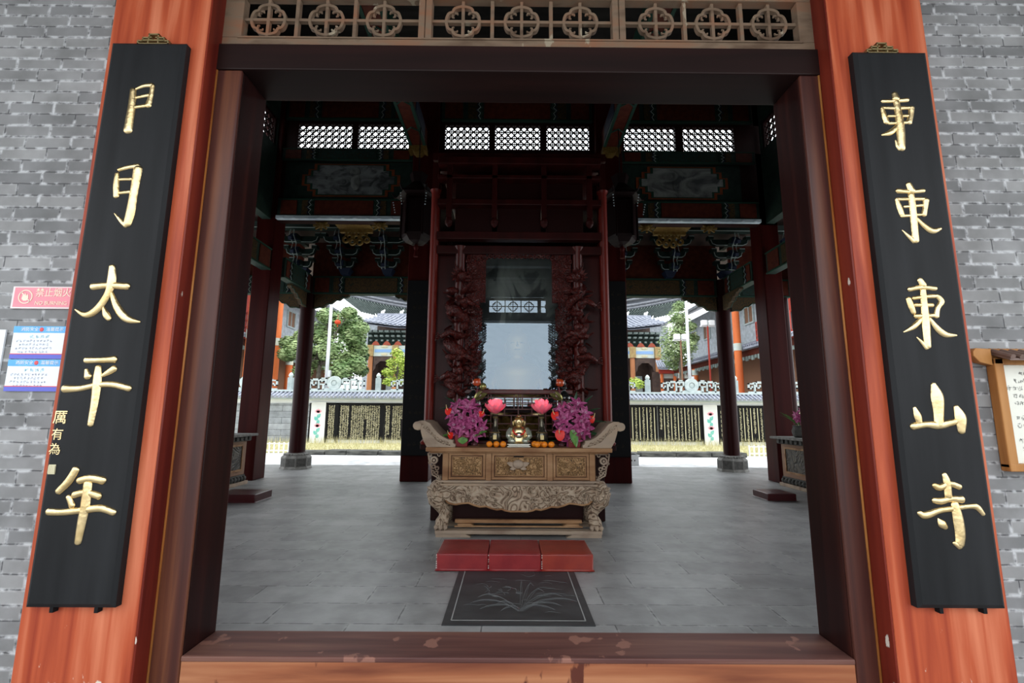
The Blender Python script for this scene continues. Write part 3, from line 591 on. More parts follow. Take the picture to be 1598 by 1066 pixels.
def notice(x0, x1, z0, z1, label, lines):
    t = thing('printed_notice', label, 'notice', ((x0+x1)/2, YS, z0), 'blue and white notices on the brick')
    mb = MB(); mb.box(x0,x1,YS-.001,YW-.002,z0,z1); build('notice_paper', mb, 'paper', t)
    mb = MB(); mb.box(x0,x1,YS-.003,YS-.0008,z1-.042,z1); h = build('header_band', mb, 'cyanhead', t)
    build('lettering', text_mesh('消防安全', .027, x0+.105, YS-.004, z1-.021, sx=1.05), 'paper', h); build('lettering', text_mesh('温馨提示', .027, x1-.072, YS-.004, z1-.021, sx=1.05), 'paper', h)
    mb = MB(); mb.sph(((x0+x1)/2+.01,YS-.003,z1-.021),(.014,.004,.014),10,6); build('emblem', mb, 'redmark', h)
    mb = MB(); mb.box(x0,x1,YS-.003,YS-.0008,z0,z0+.028); f = build('footer_band', mb, 'bluefoot', t)
    mb = MB(); mb.box(x0,x1,YS-.0032,YS-.0008,z0+.028,z0+.033); build('footer_line', mb, 'redmark', f)
    mb = MB()
    for k in range(4): scribble(mb, (x0+x1)/2-.045+k*.033, z1-.066, .026, YS-.002, 7, .10)
    build('title_print', mb, 'cyantext', t)
    mb = MB()
    for l in range(lines):
        zz = z1-.095-l*.0235
        for k in range(11 if l % 2 == 0 else 9): scribble(mb, x0+.035+(.02 if l%2 else 0)+k*.0215, zz, .0165, YS-.002, 6, .13)
    build('body_print', mb, 'greytext', t)
notice(-3.176, -2.84, 1.817, 2.026, 'upper of two blue and white fire safety notices under the pink sign', 4)
notice(-3.176, -2.84, 1.612, 1.812, 'lower of two blue and white fire safety notices, above bare brick', 4)
mb = MB(); mb.box(-3.75,-3.228,YS,YW-.002,1.62,2.003); o = build('blank_notice', mb, 'paper'); tag(o, 'plain white sheet on the brick beside the blue and white notices', 'notice')
# notice board with a little tiled canopy
nb = thing('notice_board', 'honey coloured wooden notice board with a small tiled canopy and handwritten page', 'notice board', (3.55,YW,1.19))
mb = MB(); x0, x1 = 3.045, 4.1
mb.box(x0,x0+.058,YW-.06,YW-.002,1.185,1.86); mb.box(x1-.058,x1,YW-.06,YW-.002,1.185,1.86); mb.box(x0,x1,YW-.062,YW-.002,1.165,1.212); mb.box(x0,x1,YW-.06,YW-.002,1.82,1.86)
build('board_frame', mb, 'woodframe', nb, bev=.006)
mb = MB(); mb.box(x0+.05,x1-.05,YW-.025,YW-.004,1.205,1.825); build('page', mb, 'cream', nb)
mb = MB()
for l in range(12):
    n = [6,8,10,9,9,7,10,10,9,10,9,5][l]; st = [.10,.06,.02,.05,.05,.12,.05,.05,.10,.04,.06,.16][l]
    for k in range(26): 
        if k < 26-2*st*10: scribble(mb, x0+.085+st+k*.034, 1.765-l*.046, .033, YW-.0262, 7, .075)
build('handwriting', mb, 'ink', nb)
mb = MB(); zc = 1.845
mb.prism([(2.93,1.90),(2.93,1.875),(2.965,1.835),(3.045,1.815),(3.045,1.92),(2.95,1.925)], YW-.05, YW-.004); mb.box(3.0,4.2,YW-.03,YW-.004,1.86,1.925)
build('canopy_board', mb, 'woodframe', nb, bev=.004)
mb = MB()
mb.hexa([(3.06,YW-.14,1.838),(4.16,YW-.14,1.838),(4.16,YW-.004,1.895),(3.06,YW-.004,1.895),(3.06,YW-.14,1.850),(4.16,YW-.14,1.850),(4.16,YW-.004,1.908),(3.06,YW-.004,1.908)])
build('canopy_roof', mb, 'browntile', nb)
for k in range(19):
    X = 3.075+k*.058; mb = MB(); mb.tube([(X,YW-.146,1.858),(X,YW-.006,1.914)], .017, 8); build('canopy_tile', mb, 'browntile', nb, smooth=RAD(40))
# ------------------------------------------------------------------ engraved slab and kneeling cushions
sl = thing('engraved_slab', 'black engraved slate slab with an incised orchid set in the hall floor', 'floor slab', (.07,4.2,0))
mb = MB(); mb.box(-.475,.622,3.565,4.92,-.05,.006); build('slab', mb, 'slab', sl)
mb = MB(); bx = [(-.415,3.64),(.562,3.64),(.562,4.86),(-.415,4.86)]
for i in range(4):
    a, b = bx[i], bx[(i+1)%4]; mb.bar((a[0],a[1],.0065),(b[0],b[1],.0065),.008,.002)
build('border_line', mb, 'engrave', sl)
mb = MB()
def inc(P, w=.004):
    w *= .62
    Q = catmull(P, 6); mb.tube([(x,y,.0066) for x,y in Q], [w*(.3+.7*sin(pi*min(.96,max(.04,i/(len(Q)-1))))) for i in range(len(Q))], 4)
for tx, ty in ((.55,4.02),(.45,4.12),(.36,3.86),(.30,4.22),(.22,4.35),(-.10,3.95),(-.22,3.87),(-.06,3.83),(-.25,4.1),(.12,4.4),(-.3,3.98),(.42,3.93)):
    bx_, by_ = .085+random.uniform(-.02,.02), 3.80; mx = (bx_+tx)/2; 
    inc([(bx_,by_),(mx*.7+bx_*.3,(by_+ty)/2+.09),(tx*.75+bx_*.25,ty+.04),(tx,ty-.03)]); inc([(bx_+.012,by_),(mx*.7+bx_*.3+.014,(by_+ty)/2+.075),(tx*.75+bx_*.25,ty+.022),(tx,ty-.03)], .003)
for fx, fy in ((-.05,4.18),(-.14,4.1),(.02,4.28),(-.18,4.25),(.06,4.16)):
    for k in range(5):
        a = random.uniform(0,2*pi); inc([(fx,fy),(fx+.035*cos(a)+.01,fy+.05*sin(a)),(fx+.055*cos(a),fy+.085*sin(a))], .0035)
for k in range(26):
    a, b = random.uniform(-.36,.5), random.uniform(3.69,4.6); inc([(a,b),(a+.05,b+.015),(a+random.uniform(.06,.16),b-.01)], .0022)
inc([(.12,4.62),(.18,4.55),(.24,4.6),(.22,4.7),(.14,4.68)], .003)
build('engraved_orchid', mb, 'engrave2', sl)
def cushion(x0, x1, y0, y1, z1, m, label, name='kneeling_cushion', group='cushions before the altar', dy=0, nice=True):
    t = thing(name, label, 'cushion', ((x0+x1)/2,(y0+y1)/2,0), group)
    z0 = .008 if nice else 0
    mb = MB(); n = 10; vs = []; 
    for i in range(n+1):
        for j in range(n+1):
            u, v = i/n*2-1, j/n*2-1; puff = .012*(1-u**4)*(1-v**4)
            vs.append((x0+(x1-x0)*i/n, y0+(y1-y0)*j/n+dy, z1-.012+puff))
    top = len(vs); fs = [(i*(n+1)+j,(i+1)*(n+1)+j,(i+1)*(n+1)+j+1,i*(n+1)+j+1) for i in range(n) for j in range(n)]
    mb.add(vs, fs)
    ringi = [i*(n+1) for i in range(n+1)] + [n*(n+1)+j for j in range(1,n+1)] + [i*(n+1)+n for i in range(n-1,-1,-1)] + [j for j in range(n-1,0,-1)]
    k = len(mb.v); m2 = len(ringi); mb.v += [(mb.v[i][0],mb.v[i][1],z0) for i in ringi]
    mb.f += [(ringi[i], k+i, k+(i+1)%m2, ringi[(i+1)%m2]) for i in range(m2)]; mb.f.append(tuple(range(k,k+m2)))
    build('cushion_body', mb, m, t, smooth=RAD(35), bev=.012, seg=3)
    return t
zc_ = .172
for x0, x1, m, l in ((-.694,-.202,'leather','red leather kneeling cushion at the end below the pot of magenta lilies with dark leaves'),(-.196,.308,'leather','middle red leather kneeling cushion, in front of the gold statue'),(.314,.811,'leather2','red leather kneeling cushion with a worn orange tint at the notice board end')):
    t = cushion(x0, x1, 4.705, 5.19, zc_, m, l)
    mb = MB(); mb.tube([(x0+.006,4.704,zc_-.012),(x1-.006,4.704,zc_-.012)], .004, 6); mb.tube([(x0+.006,5.19,zc_-.012),(x1-.006,5.19,zc_-.012)], .004, 6)
    build('piping', mb, m, t, smooth=True)
    mb = MB()
    for k in range(7):
        zz = .03+k*.019
        if random.random() < .75: mb.box(x0-.0015,x0+.006,4.699,4.706,zz,zz+.007)
    build('stitching', mb, 'stitch', t, 'frayed white stitching')
# ================================================================== HALL
YI, YR = 10.5, 12.7
def squarepillar(x0, x1, y0, y1, z1, label):
    mb = MB(); mb.box(x0,x1,y0,y1,0,z1); o = build('hall_pillar', mb, 'redwood', bev=.02); return tag(o, label, 'pillar', 'square red pillars of the hall')
squarepillar(-2.39,-1.77,10.42,11.02,9.5,'square dark red pillar with a hanging black board, nearest the flowers in the red pot')
squarepillar(2.02,2.66,10.36,10.98,9.5,'square dark red pillar with a hanging black board, beside the small white box')
squarepillar(-6.0,-5.57,10.42,10.92,9.5,'square dark red pillar behind the side altar holding the black censer')
squarepillar(5.95,6.38,10.52,11.0,9.5,'square dark red pillar behind the side altar holding the potted flowers')
def hangboard(x0, x1, y, label):
    t = thing('hanging_board', label, 'sign board', ((x0+x1)/2,y,.52), 'dark boards on the middle pillars')
    mb = MB(); mb.box(x0,x1,y-.05,y-.002,.56,4.5); build('board', mb, 'blackdull', t, bev=.008)
    for k in range(11):
        for q in (-.12,.0,.12):
            mb = MB(); scribble(mb, (x0+x1)/2+q, 4.2-k*.34, .09, y-.052, 6, .10); build('faint_character', mb, 'golddim', t)
hangboard(-2.37,-1.80,10.418,'tall dark board with faint characters hung on the pillar nearest the palm green lilies pot')
hangboard(2.05,2.63,10.358,'tall dark board with faint characters hung on the pillar beside the white box')
def roundcol(x, y, label, r=.205):
    t = thing('round_column', label, 'column', (x,y,0), 'round columns along the open side')
    mb = MB(); prof = [(r+.03,.40),(r,.43),(r,2.2),(r-.012,5.24)]; mb.lathe(prof, x, y, 32); build('shaft', mb, 'redround', t, smooth=RAD(40))
    mb = MB(); R = .385
    mb.lathe([(R+.01,0),(R+.01,.03),(R-.01,.05),(R-.01,.30),(R-.03,.32),(R-.09,.385),(R-.12,.41)], x, y, 8, pi/8); b = build('stone_base', mb, 'stone', t)
    for k in range(8):
        a = k*pi/4+pi/2; c, s_ = cos(a), sin(a); rr = (R-.01)*cos(pi/8); hw = .115
        mb = MB(); P = []
        for d in (-.001,.006):
            for u, z in ((-hw,.075),(hw,.075),(hw,.275),(-hw,.275)): P.append((x+(rr+d)*c-u*s_, y+(rr+d)*s_+u*c, z))
        mb.hexa(P); build('carved_panel', mb, 'stonedark', b)
    mb = MB()
    for k in range(28):
        a = 2*pi*k/28; mb.sph((x+.30*cos(a), y+.30*sin(a), .372), (.03,.03,.022), 6, 4)
    build('bead_ring', mb, 'stone', b, smooth=True)
    return t
roundcol(-5.68,12.72,'round dark red column on an octagonal stone base in front of the grey slab wall')
roundcol(5.97,12.75,'round dark red column on an octagonal stone base before the row of square seals')
roundcol(7.65,12.75,'slim looking round dark column half hidden behind the doorway jamb, next to the side altar flowers', .17)
# ------------------------------------------------------------------ upper walls, lattice windows
def lattice(mb, u0, u1, z0, z1, pl, axis, nu, nz, th=.025):
    P = (lambda u,z,d=0: (u,pl+d,z)) if axis == 'x' else (lambda u,z,d=0: (pl+d,u,z))
    pu, pz = (u1-u0)/nu, (z1-z0)/nz
    for i in range(nu):
        for j in range(nz):
            cu, cz = u0+(i+.5)*pu, z0+(j+.5)*pz
            q = [(cu+pu/2,cz),(cu,cz+pz/2),(cu-pu/2,cz),(cu,cz-pz/2)]
            for k in range(4): mb.bar(P(*q[k]), P(*q[(k+1)%4]), th, th)
    for i in range(1,nu): mb.bar(P(u0+i*pu,z0,.003),P(u0+i*pu,z1,.003),th*.8,th*.8)
    for j in range(1,nz): mb.bar(P(u0,z0+j*pz,.003),P(u1,z0+j*pz,.003),th*.8,th*.8)
    return mb
nwin = [1]
def latwin(u0, u1, z0, z1, pl, axis, nu, label):
    nwin[0] += 1
    loc = ((u0+u1)/2, pl, z0) if axis == 'x' else (pl, (u0+u1)/2, z0)
    t = thing('window_%d' % nwin[0], label, 'lattice window', loc, 'high lattice windows', kind='structure')
    mb = MB(); f = .05
    for a in ((u0-f,u1+f,z0-f,z0),(u0-f,u1+f,z1,z1+f),(u0-f,u0,z0,z1),(u1,u1+f,z0,z1)):
        if axis == 'x': mb.box(a[0],a[1],pl-.04,pl+.06,a[2],a[3])
        else: mb.box(pl-.05,pl+.05,a[0],a[1],a[2],a[3])
    build('window_frame', mb, 'darkred_trim', t)
    build('window_lattice', lattice(MB(), u0, u1, z0, z1, pl, axis, nu, 4), 'darkred_trim', t)
WIN = [(-5.237,-3.922,8,'lattice window highest at the outer corner over the sea wave painting'),(-3.772,-2.469,8,'lattice window over the sea wave painting, next to the hanging beam'),
       (-1.643,-.559,7,'first of the three lattice windows above the shrine, on the wave painting side'),(-.411,.694,7,'middle one of the three lattice windows above the shrine'),(.854,1.902,7,'last of the three lattice windows above the shrine, on the mountain painting side'),
       (2.753,4.02,8,'lattice window over the misty mountain painting, next to the hanging beam'),(4.209,5.465,8,'lattice window highest at the outer corner over the misty mountain painting')]
WZ0, WZ1 = 7.862, 8.505
for u0,u1,n,l in WIN: latwin(u0,u1,WZ0,WZ1,10.55,'x',n,l)
mb = MB(); mb.box(-5.99,6.36,10.52,10.70,5.98,WZ0-.05); mb.box(-5.99,6.36,10.52,10.70,WZ1+.05,9.6)
edges = [-5.99]+[e for w in WIN for e in (w[0]-.05,w[1]+.05)]+[6.36]
for k in range(0,len(edges),2): mb.box(edges[k],edges[k+1],10.515,10.705,WZ0-.05,WZ1+.05)
struct('wall_upper_back', mb, 'darkred_trim')
mb = MB(); mb.box(-1.77,2.02,10.54,10.66,5.3,5.979); struct('wall_shrine_back_panel', mb, 'darkred_trim')
for sx, nm, l1 in ((-5.78,'left','side lattice window over the wall with the sea wave painting corner'),(6.16,'right','side lattice window over the wall with the misty mountain corner')):
    mb = MB(); mb.box(sx-.1,sx+.1,3.2,10.45,5.98,WZ0-.05); mb.box(sx-.1,sx+.1,3.2,10.45,WZ1+.05,9.6)
    mb.box(sx-.1,sx+.1,3.2,8.70,WZ0-.05,WZ1+.05); mb.box(sx-.1,sx+.1,10.38,10.45,WZ0-.05,WZ1+.05)
    struct('wall_upper_'+nm, mb, 'greenbeam')
    latwin(8.75,10.33,WZ0,WZ1,sx,'y',10,l1)
mb = MB(); mb.box(-5.9,6.3,3.2,10.7,9.6,9.7); struct('ceiling', mb, 'darkceil')
def slab4(name, p, th, m):
    return struct(name, MB().hexa([Vector(q)-Vector((0,0,th)) for q in p]+[Vector(q) for q in p]), m)
slab4('roof_back', [(-9.8,10.75,7.0),(10.1,10.75,7.0),(10.1,14.5,5.85),(-9.8,14.5,5.85)], .14, 'darkfar')
slab4('roof_left', [(-9.8,3.0,5.85),(-5.9,3.0,7.0),(-5.9,10.72,7.0),(-9.8,10.72,5.85)], .14, 'darkfar')
slab4('roof_right', [(6.28,3.0,7.0),(10.1,3.0,5.85),(10.1,10.72,5.85),(6.28,10.72,7.0)], .14, 'darkfar')
# ------------------------------------------------------------------ painted beams
def painted_beam(L, H, D, label, loc, rz=0, group='painted beams', name='painted_beam', white=False, center='tealpanel'):
    t = thing(name, label, 'beam', loc, group, rz)
    b = build('beam', LMB().box(-L/2,L/2,0,D,0,H), 'greenbeam', t, bev=.01)
    e = min(.45, L*.12)
    def pan(nm, x0, x1, m): build(nm, LMB().box(x0,x1,-.014,.0,H*.10,H*.90), m, t)
    q = L*.22
    pan('center_panel', -q, q, center); pan('end_panel', -L/2+.08, -L/2+.08+e, 'redpanel'); pan('end_panel', L/2-.08-e, L/2-.08, 'redpanel')
    pan('scroll_panel', -L/2+.2+e, -q-.16, 'orangepanel'); pan('scroll_panel', q+.16, L/2-.2-e, 'orangepanel')
    for sx in (-1,1):
        for off, m in ((q+.03,'greenline'),(q+.08,'paleedge'),(q+.12,'bluebeam')):
            X = sx*off; s_ = sx*.05
            mb = LMB(); mb.tube([(X,-.02,H*.06),(X+s_,-.02,H*.22),(X,-.02,H*.36),(X+s_*1.5,-.02,H*.5),(X,-.02,H*.64),(X+s_,-.02,H*.78),(X,-.02,H*.94)], .012, 4)
            build('zigzag_line', mb, m, t)
    build('edge_line', LMB().box(-L/2,L/2,-.018,.0,H*.94,H), 'greenline', t); build('edge_line', LMB().box(-L/2,L/2,-.018,.0,0,H*.06), 'greenline', t)
    if white:
        mb = LMB(); mb.box(-L/2,L/2,-.05,D*.6,-.075,-.001)
        n = int(L/.28)
        for k in range(n): mb.sph((-L/2+(k+.5)*L/n,-.05,-.05),(.05,.02,.03),8,5)
        build('white_moulding', mb, 'whiteedge', t, 'pale bluish white moulding')
    return t
painted_beam(3.15,.44,.10,'broad painted beam with a white lower moulding beneath the sea wave painting',(-3.97,10.415,6.055),white=True,center='redpanel')
painted_beam(3.25,.44,.10,'broad painted beam with a white lower moulding beneath the misty mountain painting',(4.28,10.415,6.055),white=True,center='redpanel')
painted_beam(3.15,.29,.08,'narrow painted beam between the sea wave painting and the lattice windows',(-3.97,10.43,7.50))
painted_beam(3.25,.29,.08,'narrow painted beam between the misty mountain painting and the lattice windows',(4.28,10.43,7.50))
painted_beam(3.15,.55,.08,'high painted beam above the lattice windows on the sea wave painting side',(-3.97,10.43,8.57),center='redpanel')
painted_beam(3.25,.55,.08,'high painted beam above the lattice windows on the misty mountain side',(4.28,10.43,8.57),center='redpanel')
painted_beam(3.70,.55,.08,'high painted beam above the three lattice windows over the shrine',(.125,10.43,8.57),center='redpanel')
painted_beam(3.30,.51,.22,'low painted beam over the opening toward the black inscription panels and the broad leafy tree',(-3.90,12.60,4.735),center='orangepanel')
painted_beam(3.70,.51,.22,'low painted beam behind the shrine between the two openings',(.14,12.60,4.735))
painted_beam(3.74,.51,.22,'low painted beam over the opening toward the tall pine',(3.90,12.60,4.735),center='orangepanel')
painted_beam(7.0,.51,.2,'long painted side beam over the aisle with the red balcony view, near the pink sign side',(-5.6,6.95,4.735),pi/2)
painted_beam(7.0,.51,.2,'long painted side beam over the aisle on the notice board side',(5.98,6.95,4.735),-pi/2)
painted_beam(1.5,.51,.2,'short painted beam from the grey wall side round column back to its square pillar',(-5.55,11.75,4.735),pi/2)
painted_beam(1.5,.51,.2,'short painted beam from the seal side round column back to its square pillar',(5.93,11.75,4.735),-pi/2)
painted_beam(9.3,.51,.2,'outermost painted eave beam on the red balcony side, pink sign side',(-7.85,8.0,4.735),pi/2)
painted_beam(9.3,.51,.2,'outermost painted eave beam on the notice board side',(8.05,8.0,4.735),-pi/2)
painted_beam(1.9,.51,.22,'short low painted beam between the round column and the half hidden one',(6.9,12.60,4.735))
painted_beam(1.9,.51,.22,'short low painted beam running out past the grey wall side round column',(-6.75,12.60,4.735))
# ink paintings on the upper wall
def stepped(x0, x1, z0, z1, s):
    return [(x0+2*s,z0),(x1-2*s,z0),(x1-2*s,z0+s),(x1-s,z0+s),(x1-s,z0+2*s),(x1,z0+2*s),(x1,z1-2*s),(x1-s,z1-2*s),(x1-s,z1-s),(x1-2*s,z1-s),(x1-2*s,z1),(x0+2*s,z1),(x0+2*s,z1-s),(x0+s,z1-s),(x0+s,z1-2*s),(x0,z1-2*s),(x0,z0+2*s),(x0+s,z0+2*s),(x0+s,z0+s),(x0+2*s,z0+s)]
def wallpainting(x0, x1, z0, z1, m, label):
    t = thing('wall_painting', label, 'painting', ((x0+x1)/2,10.5,z0), 'ink paintings high on the wall')
    build('field', MB().box(x0-.55,x1+.45,10.498,10.519,z0-.1,z1+.1), 'greenbeam', t)
    build('red_border', MB().prism(stepped(x0-.13,x1+.13,z0-.05,z1+.05,.14), 10.482, 10.497), 'orangeborder', t)
    build('green_border', MB().prism(stepped(x0-.06,x1+.06,z0-.02,z1+.02,.14), 10.472, 10.481), 'greenline', t)
    p = build('picture', MB().prism(stepped(x0,x1,z0,z1,.14), 10.462, 10.471), m, t)
    c = (x0+x1)/2; mb = MB()
    s = -1 if m == 'wavesart' else 1
    mb.sph((c+.1*-s,10.462,z1-.18),(.13,.008,.13),14,8); mb.sph((c+.12*-s,10.458,z0+.32),(.12,.008,.22),12,6)
    build('figure', mb, 'inkart', p, smooth=True)
wallpainting(-4.92,-2.82,6.64,7.38,'wavesart','dim ink painting of a figure among sea waves in a stepped red border')
wallpainting(3.14,5.10,6.64,7.38,'inkart','dim ink painting of a seated figure in misty mountains in a stepped red border')
# hanging beams running front to back
def hangbeam(x0, x1, label):
    t = thing('hanging_beam', label, 'beam', ((x0+x1)/2,10.2,7.6), 'beams running front to back')
    build('beam', MB().box(x0,x1,3.25,10.40,7.74,8.25), 'redpanel', t, bev=.01)
    mb = MB()
    for s, X in ((1,x0),(-1,x1)): mb.box(min(X-s*.012,X+s*.05),max(X-s*.012,X+s*.05),3.26,10.38,7.725,7.80)
    build('edge_line', mb, 'greenline', t)
    for X, s in ((x0,-1),(x1,1)):
        for k in range(5):
            y0 = 4.0+k*1.25; build('side_panel', MB().box(min(X,X+s*.014),max(X,X+s*.014),y0,y0+1.0,7.83,8.18), ('orangepanel','bluebeam','greenline','orangepanel','bluebeam')[k], t)
    for k in range(7):
        y = 9.6-k*.9; mb = MB(); c = (x0+x1)/2; mb.tube([(x0+.02,y,7.732),(c,y-.16,7.728),(x1-.02,y,7.732)], .022, 4); build('chevron_line', mb, 'greenline', t)
    mb = MB(); c = (x0+x1)/2
    mb.prism([(x0-.03,7.74),(x0-.03,7.60),(x0+.05,7.64),(c-.06,7.57),(c+.06,7.57),(x1-.05,7.64),(x1+.03,7.60),(x1+.03,7.74)], 10.15, 10.405)
    build('gilt_end', mb, 'yellowgilt', t, 'yellow gilt carved end')
hangbeam(-2.41,-2.05,'painted beam with a gilt end running into the pillar near the sea wave painting')
hangbeam(2.18,2.54,'painted beam with a gilt end running into the pillar near the misty mountain painting')
# bracket sets under the eaves
def bracketset(label, loc, rz=0):
    t = thing('bracket_set', label, 'roof bracket', loc, 'stacked eave brackets', rz)
    mb = LMB(); mb.hexa([(-.10,-.10,0),(.10,-.10,0),(.10,.10,0),(-.10,.10,0),(-.17,-.16,.16),(.17,-.16,.16),(.17,.16,.16),(-.17,.16,.16)]); build('bearing_block', mb, 'bluebeam', t)
    for i in range(3):
        z = .18+.31*i; w = .26+.125*i; y = -.10-.12*i
        mb = LMB()
        for s in (-1,1):
            mb.prism([(0,z),(s*w*.72,z),(s*w*.92,z+.05),(s*w,z+.13),(s*w,z+.17),(0,z+.17)][::s], y-.06, y+.06)
            mb.box(s*w-.07,s*w+.07,y-.09,y+.09,z+.17,z+.27)
        mb.box(-.06,.06,-.35-.16*i,.10,z+.03,z+.15)
        a = build('bracket_arm', mb, 'dougong', t)
        mb = LMB()
        for s in (-1,1):
            P = [(s*.06,y-.062,z+.01),(s*w*.70,y-.062,z+.01),(s*w*.92,y-.062,z+.055),(s*w,y-.062,z+.16)]
            mb.tube(P, .010, 4); mb.box(s*w-.07,s*w+.07,y-.095,y-.088,z+.245,z+.262)
        build('pale_outline', mb, 'paleedge', a)
    mb = LMB()
    for i in range(3):
        z = .16+.31*i; y = -.42-.16*i
        mb.prism([(-.30-.12*i,z+.02),(y-.16,z-.10),(y-.20,z-.02),(y,z+.14),(-.2,z+.16)], -.045, .045, 'x')
    b = build('tongue', mb, 'bluebeam', t)
    mb = LMB()
    for sx in (-.045,.045):
        mb.tube([(sx,-.48,.03),(sx,-.55,.20),(sx,-.50,.34),(sx*1.2,-.68,.52),(sx,-.64,.68),(sx*1.2,-.84,.84),(sx,-.80,1.0)], .011, 4)
    build('pale_outline', mb, 'paleedge', b)
    return t
br0 = bracketset('stacked eave bracket above the grey wall side round column at the corner', (-5.78,12.50,5.25))
for x, l in ((-4.60,'first stacked eave bracket from the grey wall side round column toward the shrine'),(-3.42,'second stacked eave bracket from the grey wall side round column, near the middle pillar'),
             (3.02,'stacked eave bracket nearest the pillar beside the white box'),(4.42,'middle stacked eave bracket of the opening toward the tall pine'),(5.97,'stacked eave bracket above the seal side round column at the corner')):
    dup(br0, (x,12.50,5.25), l)
for x, y, r, l in ((-7.90,10.9,pi/2,'stacked eave bracket far out on the red balcony side, pink sign side'),(8.0,11.6,-pi/2,'stacked eave bracket far out on the notice board side')):
    dup(br0, (x,y,5.25), l, rz=r)
for X, l in ((-8.10,'dark red board above the outermost eave beam on the red balcony side'),(8.27,'dark red board above the outermost eave beam on the notice board side')):
    mb = MB(); mb.box(X-.03,X+.03,3.3,12.68,5.26,6.3); o = build('bracket_board', mb, 'redpanel'); tag(o, l, 'board', 'boards behind the brackets')
for x0, x1, l in ((-8.06,-5.9,'short dark red board above the beam running out past the grey wall side column'),(6.2,8.23,'short dark red board above the beam by the half hidden round column')):
    mb = MB(); mb.box(x0,x1,12.70,12.76,5.25,6.35); o = build('bracket_board', mb, 'redpanel'); tag(o, l, 'board', 'boards behind the brackets')
# red boards between brackets and the purlin above them
for x0, x1, l in ((-5.6,-2.3,'dark red scalloped board behind the brackets on the grey wall side'),(2.3,5.85,'dark red scalloped board behind the brackets on the tall pine side'),(-2.3,2.3,'dark red scalloped board behind the shrine')):
    mb = MB(); mb.box(x0,x1,12.70,12.76,5.25,6.35); o = build('bracket_board', mb, 'redpanel'); tag(o, l, 'board', 'boards behind the brackets')
for x0, x1, l in ((-7.8,-.0,'dark painted purlin over the brackets on the grey wall side'),(.02,8.0,'dark painted purlin over the brackets on the tall pine side')):
    t = thing('eave_purlin', l, 'beam', ((x0+x1)/2,11.9,6.28), 'purlins over the brackets')
    build('purlin', MB().box(x0,x1,11.66,11.86,6.28,6.46), 'dougong', t); build('edge_line', MB().box(x0,x1,11.645,11.662,6.28,6.30), 'paleedge', t)
# scalloped corner brackets below the low beams
def corner(x, y, s, label, rz=0, L=.95):
    t = thing('corner_bracket', label, 'corner bracket', (x,y,4.735), 'scroll carved corner brackets', rz)
    P = [(0,0),(L,0),(L,-.05),(L*.90,-.10),(L*.84,-.08),(L*.72,-.17),(L*.62,-.16),(L*.50,-.26),(L*.38,-.27),(L*.26,-.38),(L*.12,-.37),(0,-.40)]
    mb = LMB(); mb.prism([(u*s,w-.002) for u,w in P][::s], 0, .10); build('carving', mb, 'orangepanel', t)
    mb = LMB(); mb.tube([(u*s,0,w) for u,w in P[2:]], .014, 4); build('edge_line', mb, 'greenline', t)
corner(-5.47,12.64,1,'scalloped corner bracket on the shrine side of the grey wall side round column')
corner(-2.28,12.64,-1,'scalloped corner bracket by the middle pillar over the black inscription view')
corner(2.30,12.64,1,'scalloped corner bracket by the middle pillar over the pavilion view with tall pine',L=.55)
corner(5.76,12.64,-1,'scalloped corner bracket on the shrine side of the seal side round column')
corner(6.18,12.64,1,'scalloped corner bracket on the outer side of the seal side round column')
corner(-5.89,12.64,-1,'scalloped corner bracket on the outer side of the grey wall side round column')
corner(-5.63,12.50,-1,'scalloped corner bracket turned back toward its square pillar, grey wall side',rz=pi/2)
corner(5.97,12.50,-1,'scalloped corner bracket turned back toward its square pillar, seal side',rz=pi/2)
# small gilt bosses hung under the inner beams
for i,(x, l) in enumerate(((-4.55,'gilt flower boss under the wave painting beam, nearer the side pillar'),(-3.15,'gilt flower boss under the wave painting beam, nearer the middle pillar'),(3.25,'gilt flower boss under the mountain painting beam, nearer the middle pillar'),(4.75,'gilt flower boss under the mountain painting beam, nearer the side pillar'))):
    mb = MB(); c = (x,10.62,5.93)
    for k in range(4):
        a = k*pi/4; mb.bar((x-.19*cos(a),10.58,5.90-.06*sin(a)*2),(x+.19*cos(a),10.58,5.90+.06*sin(a)*2),.04,.045)
    mb.sph((x,10.56,5.90),(.07,.05,.07),10,6); mb.box(x-.05,x+.05,10.56,10.66,5.90,5.985)
    o = build('gilt_boss', mb, 'yellowgilt'); tag(o, l, 'carved boss', 'gilt bosses under the inner beams')
for x, l in ((-3.85,'cluster of carved scroll pendants hanging under the wave painting beam'),(3.95,'cluster of carved scroll pendants hanging under the mountain painting beam')):
    mb = MB()
    for k,(dx,dz) in enumerate(((-.26,0),(-.09,-.06),(.09,-.06),(.26,0),(-.17,.07),(0,.05),(.17,.07))): mb.ring((x+dx,5.72+dz),.045,.085,11.0,11.06,18); mb.box(x+dx-.02,x+dx+.02,11.02,11.05,5.8+dz,5.99)
    mb.box(x-.4,x+.4,10.98,11.08,5.90,5.985); mb.box(x-.42,x+.42,10.7,11.06,5.975,5.99)
    o = build('scroll_pendant', mb, 'yellowgilt'); tag(o, l, 'carved pendant', 'scroll pendants')
